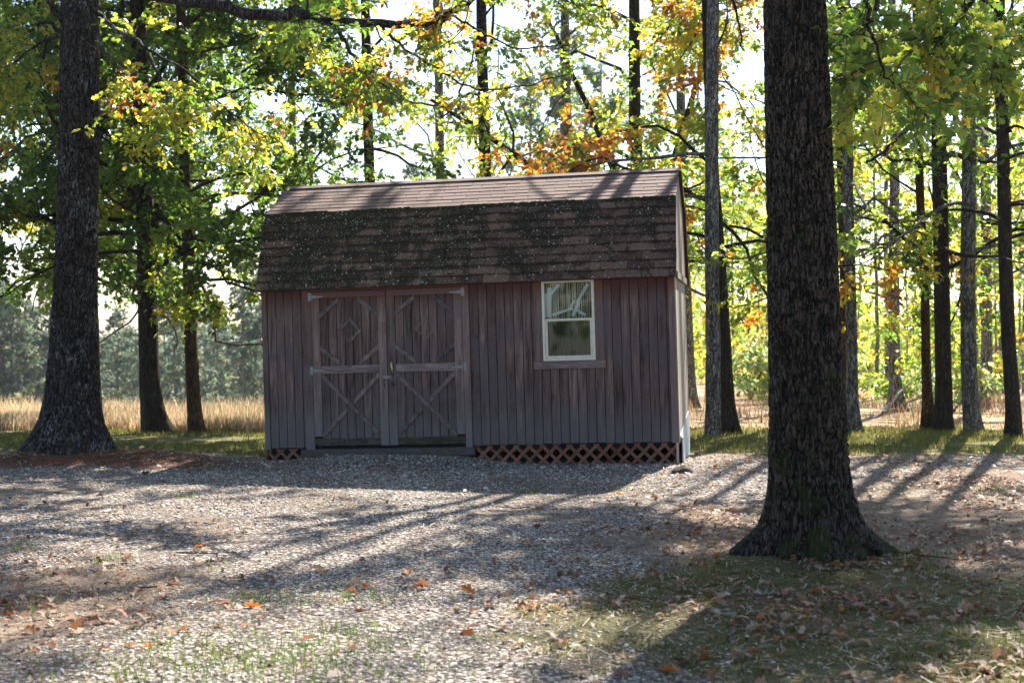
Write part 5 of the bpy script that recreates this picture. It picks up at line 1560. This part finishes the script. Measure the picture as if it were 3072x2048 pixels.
# ------------------------------------------------------------------ small things
def rock(name, loc, sx, sy, sz, mat, label, cat, seed):
    r = np.random.default_rng(seed)
    th, ph = np.meshgrid(np.linspace(0, 2*math.pi, 18, endpoint=False), np.linspace(0.02, math.pi*0.55, 8))
    k = 1+0.5*(fbm(np.cos(th)*1.5+seed, np.sin(th)*1.5, ph*1.5, s=seed, o=3)-0.45)
    V = np.stack([np.cos(th)*np.sin(ph)*sx*k, np.sin(th)*np.sin(ph)*sy*k, np.cos(ph)*sz*k], -1).reshape(-1, 3)
    i = np.arange(7)[:, None]*18; j = np.arange(18)[None, :]; jn = (j+1) % 18
    F = np.stack([i+j, i+18+j, i+18+jn, i+jn], -1).reshape(-1, 4)
    me = mesh_np(name, V, F, mat, False)
    return tag(add(name, me, None, loc), label, cat)
q = G3(2046, CAMH*FPX/(1428-HORIZ))
rock("stone", (q[0], q[1], q[2]-0.01), 0.12, 0.09, 0.075, plain_mat("dark_stone", (0.045, 0.04, 0.04), 0.95, var=0.5, scale=30), "dark lump of stone on the bright gravel by the sunlit shed corner", "stone", 5)
# bleached fallen branch at the wood edge
t = Tree(880, 0.1, 'yellow', M_DEAD)
a0 = px_limb(t, [(2560, 1290, 26), (2640, 1240, 27), (2690, 1185, 28), (2730, 1150, 28.5)], 0.055, 0.018, "limb")
px_limb(t, [(2640, 1240, 27), (2690, 1225, 26.5), (2770, 1185, 26), (2800, 1165, 26)], 0.03, 0.012, "limb")
px_limb(t, [(2680, 1195, 27.8), (2675, 1150, 28), (2700, 1120, 28.3)], 0.025, 0.008, "limb")
px_limb(t, [(2600, 1265, 26.5), (2640, 1275, 26.2), (2720, 1270, 26)], 0.03, 0.012, "limb")
root = empty("fallen_branch", tuple(float(v) for v in G3(2560, 26)))
tag(root, "bleached fallen branch lying in the brush at the wood edge", "branch")
for nm, V, F in t.limbs:
    add(nm, mesh_np(nm, V-np.array(root.location), F, M_DEAD, True, {"bark": ('FLOAT', np.full(len(V), 0.6))}), root)
# twigs lying about
for k, (px, py, ln, az) in enumerate(((2560, 1555, 0.35, 0.2), (1960, 1790, 0.5, 0.1), (2820, 1690, 0.6, -0.15), (2350, 1785, 0.4, 0.25), (1540, 1520, 0.3, 2.9), (2730, 1440, 0.5, 0.1), (620, 1660, 0.4, 0.05), (2200, 1900, 0.35, 1.2), (480, 1760, 0.3, 0.4))):
    dd = CAMH*FPX/(py-HORIZ); xx = (px-CXP)/FPX*dd
    rk = np.random.default_rng(970+k); pts = []
    for i in range(7):
        s = (i/6-0.5)*ln; X_, Y_ = xx+math.cos(az)*s+rk.normal()*0.008, dd+math.sin(az)*s+rk.normal()*0.008
        pts.append((X_, Y_, float(gz(X_, Y_))+0.010+0.012*rk.random()))
    V, F = tube(pts, np.linspace(0.006, 0.003, 7), 5)
    b0 = np.array(pts[0])
    o = add("fallen_twig", mesh_np("fallen_twig", V-b0, F, M_DEAD if k % 2 else M_BARK, True, {"bark": ('FLOAT', np.full(len(V), 0.5))}), None, tuple(b0))
    tag(o, "thin bent twig lying on the leaf-strewn ground", "twig", "twigs lying on the ground")

# ------------------------------------------------------------------ the air
x0, x1, y0, y1 = -330.0, 330.0, -60.0, 560.0
hz = MB().box(x0, x1, y0, y1, -10.5, 24.0).build("haze", None)
m = bpy.data.materials.new("haze_air"); m.use_nodes = True
nt = m.node_tree; nt.nodes.remove(nt.nodes["Principled BSDF"])
pv = nt.nodes.new("ShaderNodeVolumePrincipled"); pv.inputs["Color"].default_value = (0.78, 0.89, 1.0, 1); pv.inputs["Density"].default_value = 0.00025; pv.inputs["Anisotropy"].default_value = 0.2
nt.links.new(pv.outputs[0], nt.nodes["Material Output"].inputs["Volume"])
hz.data.materials.append(m)
tag(hz, "thin pale haze in the air over the clearing", "haze", kind="stuff")
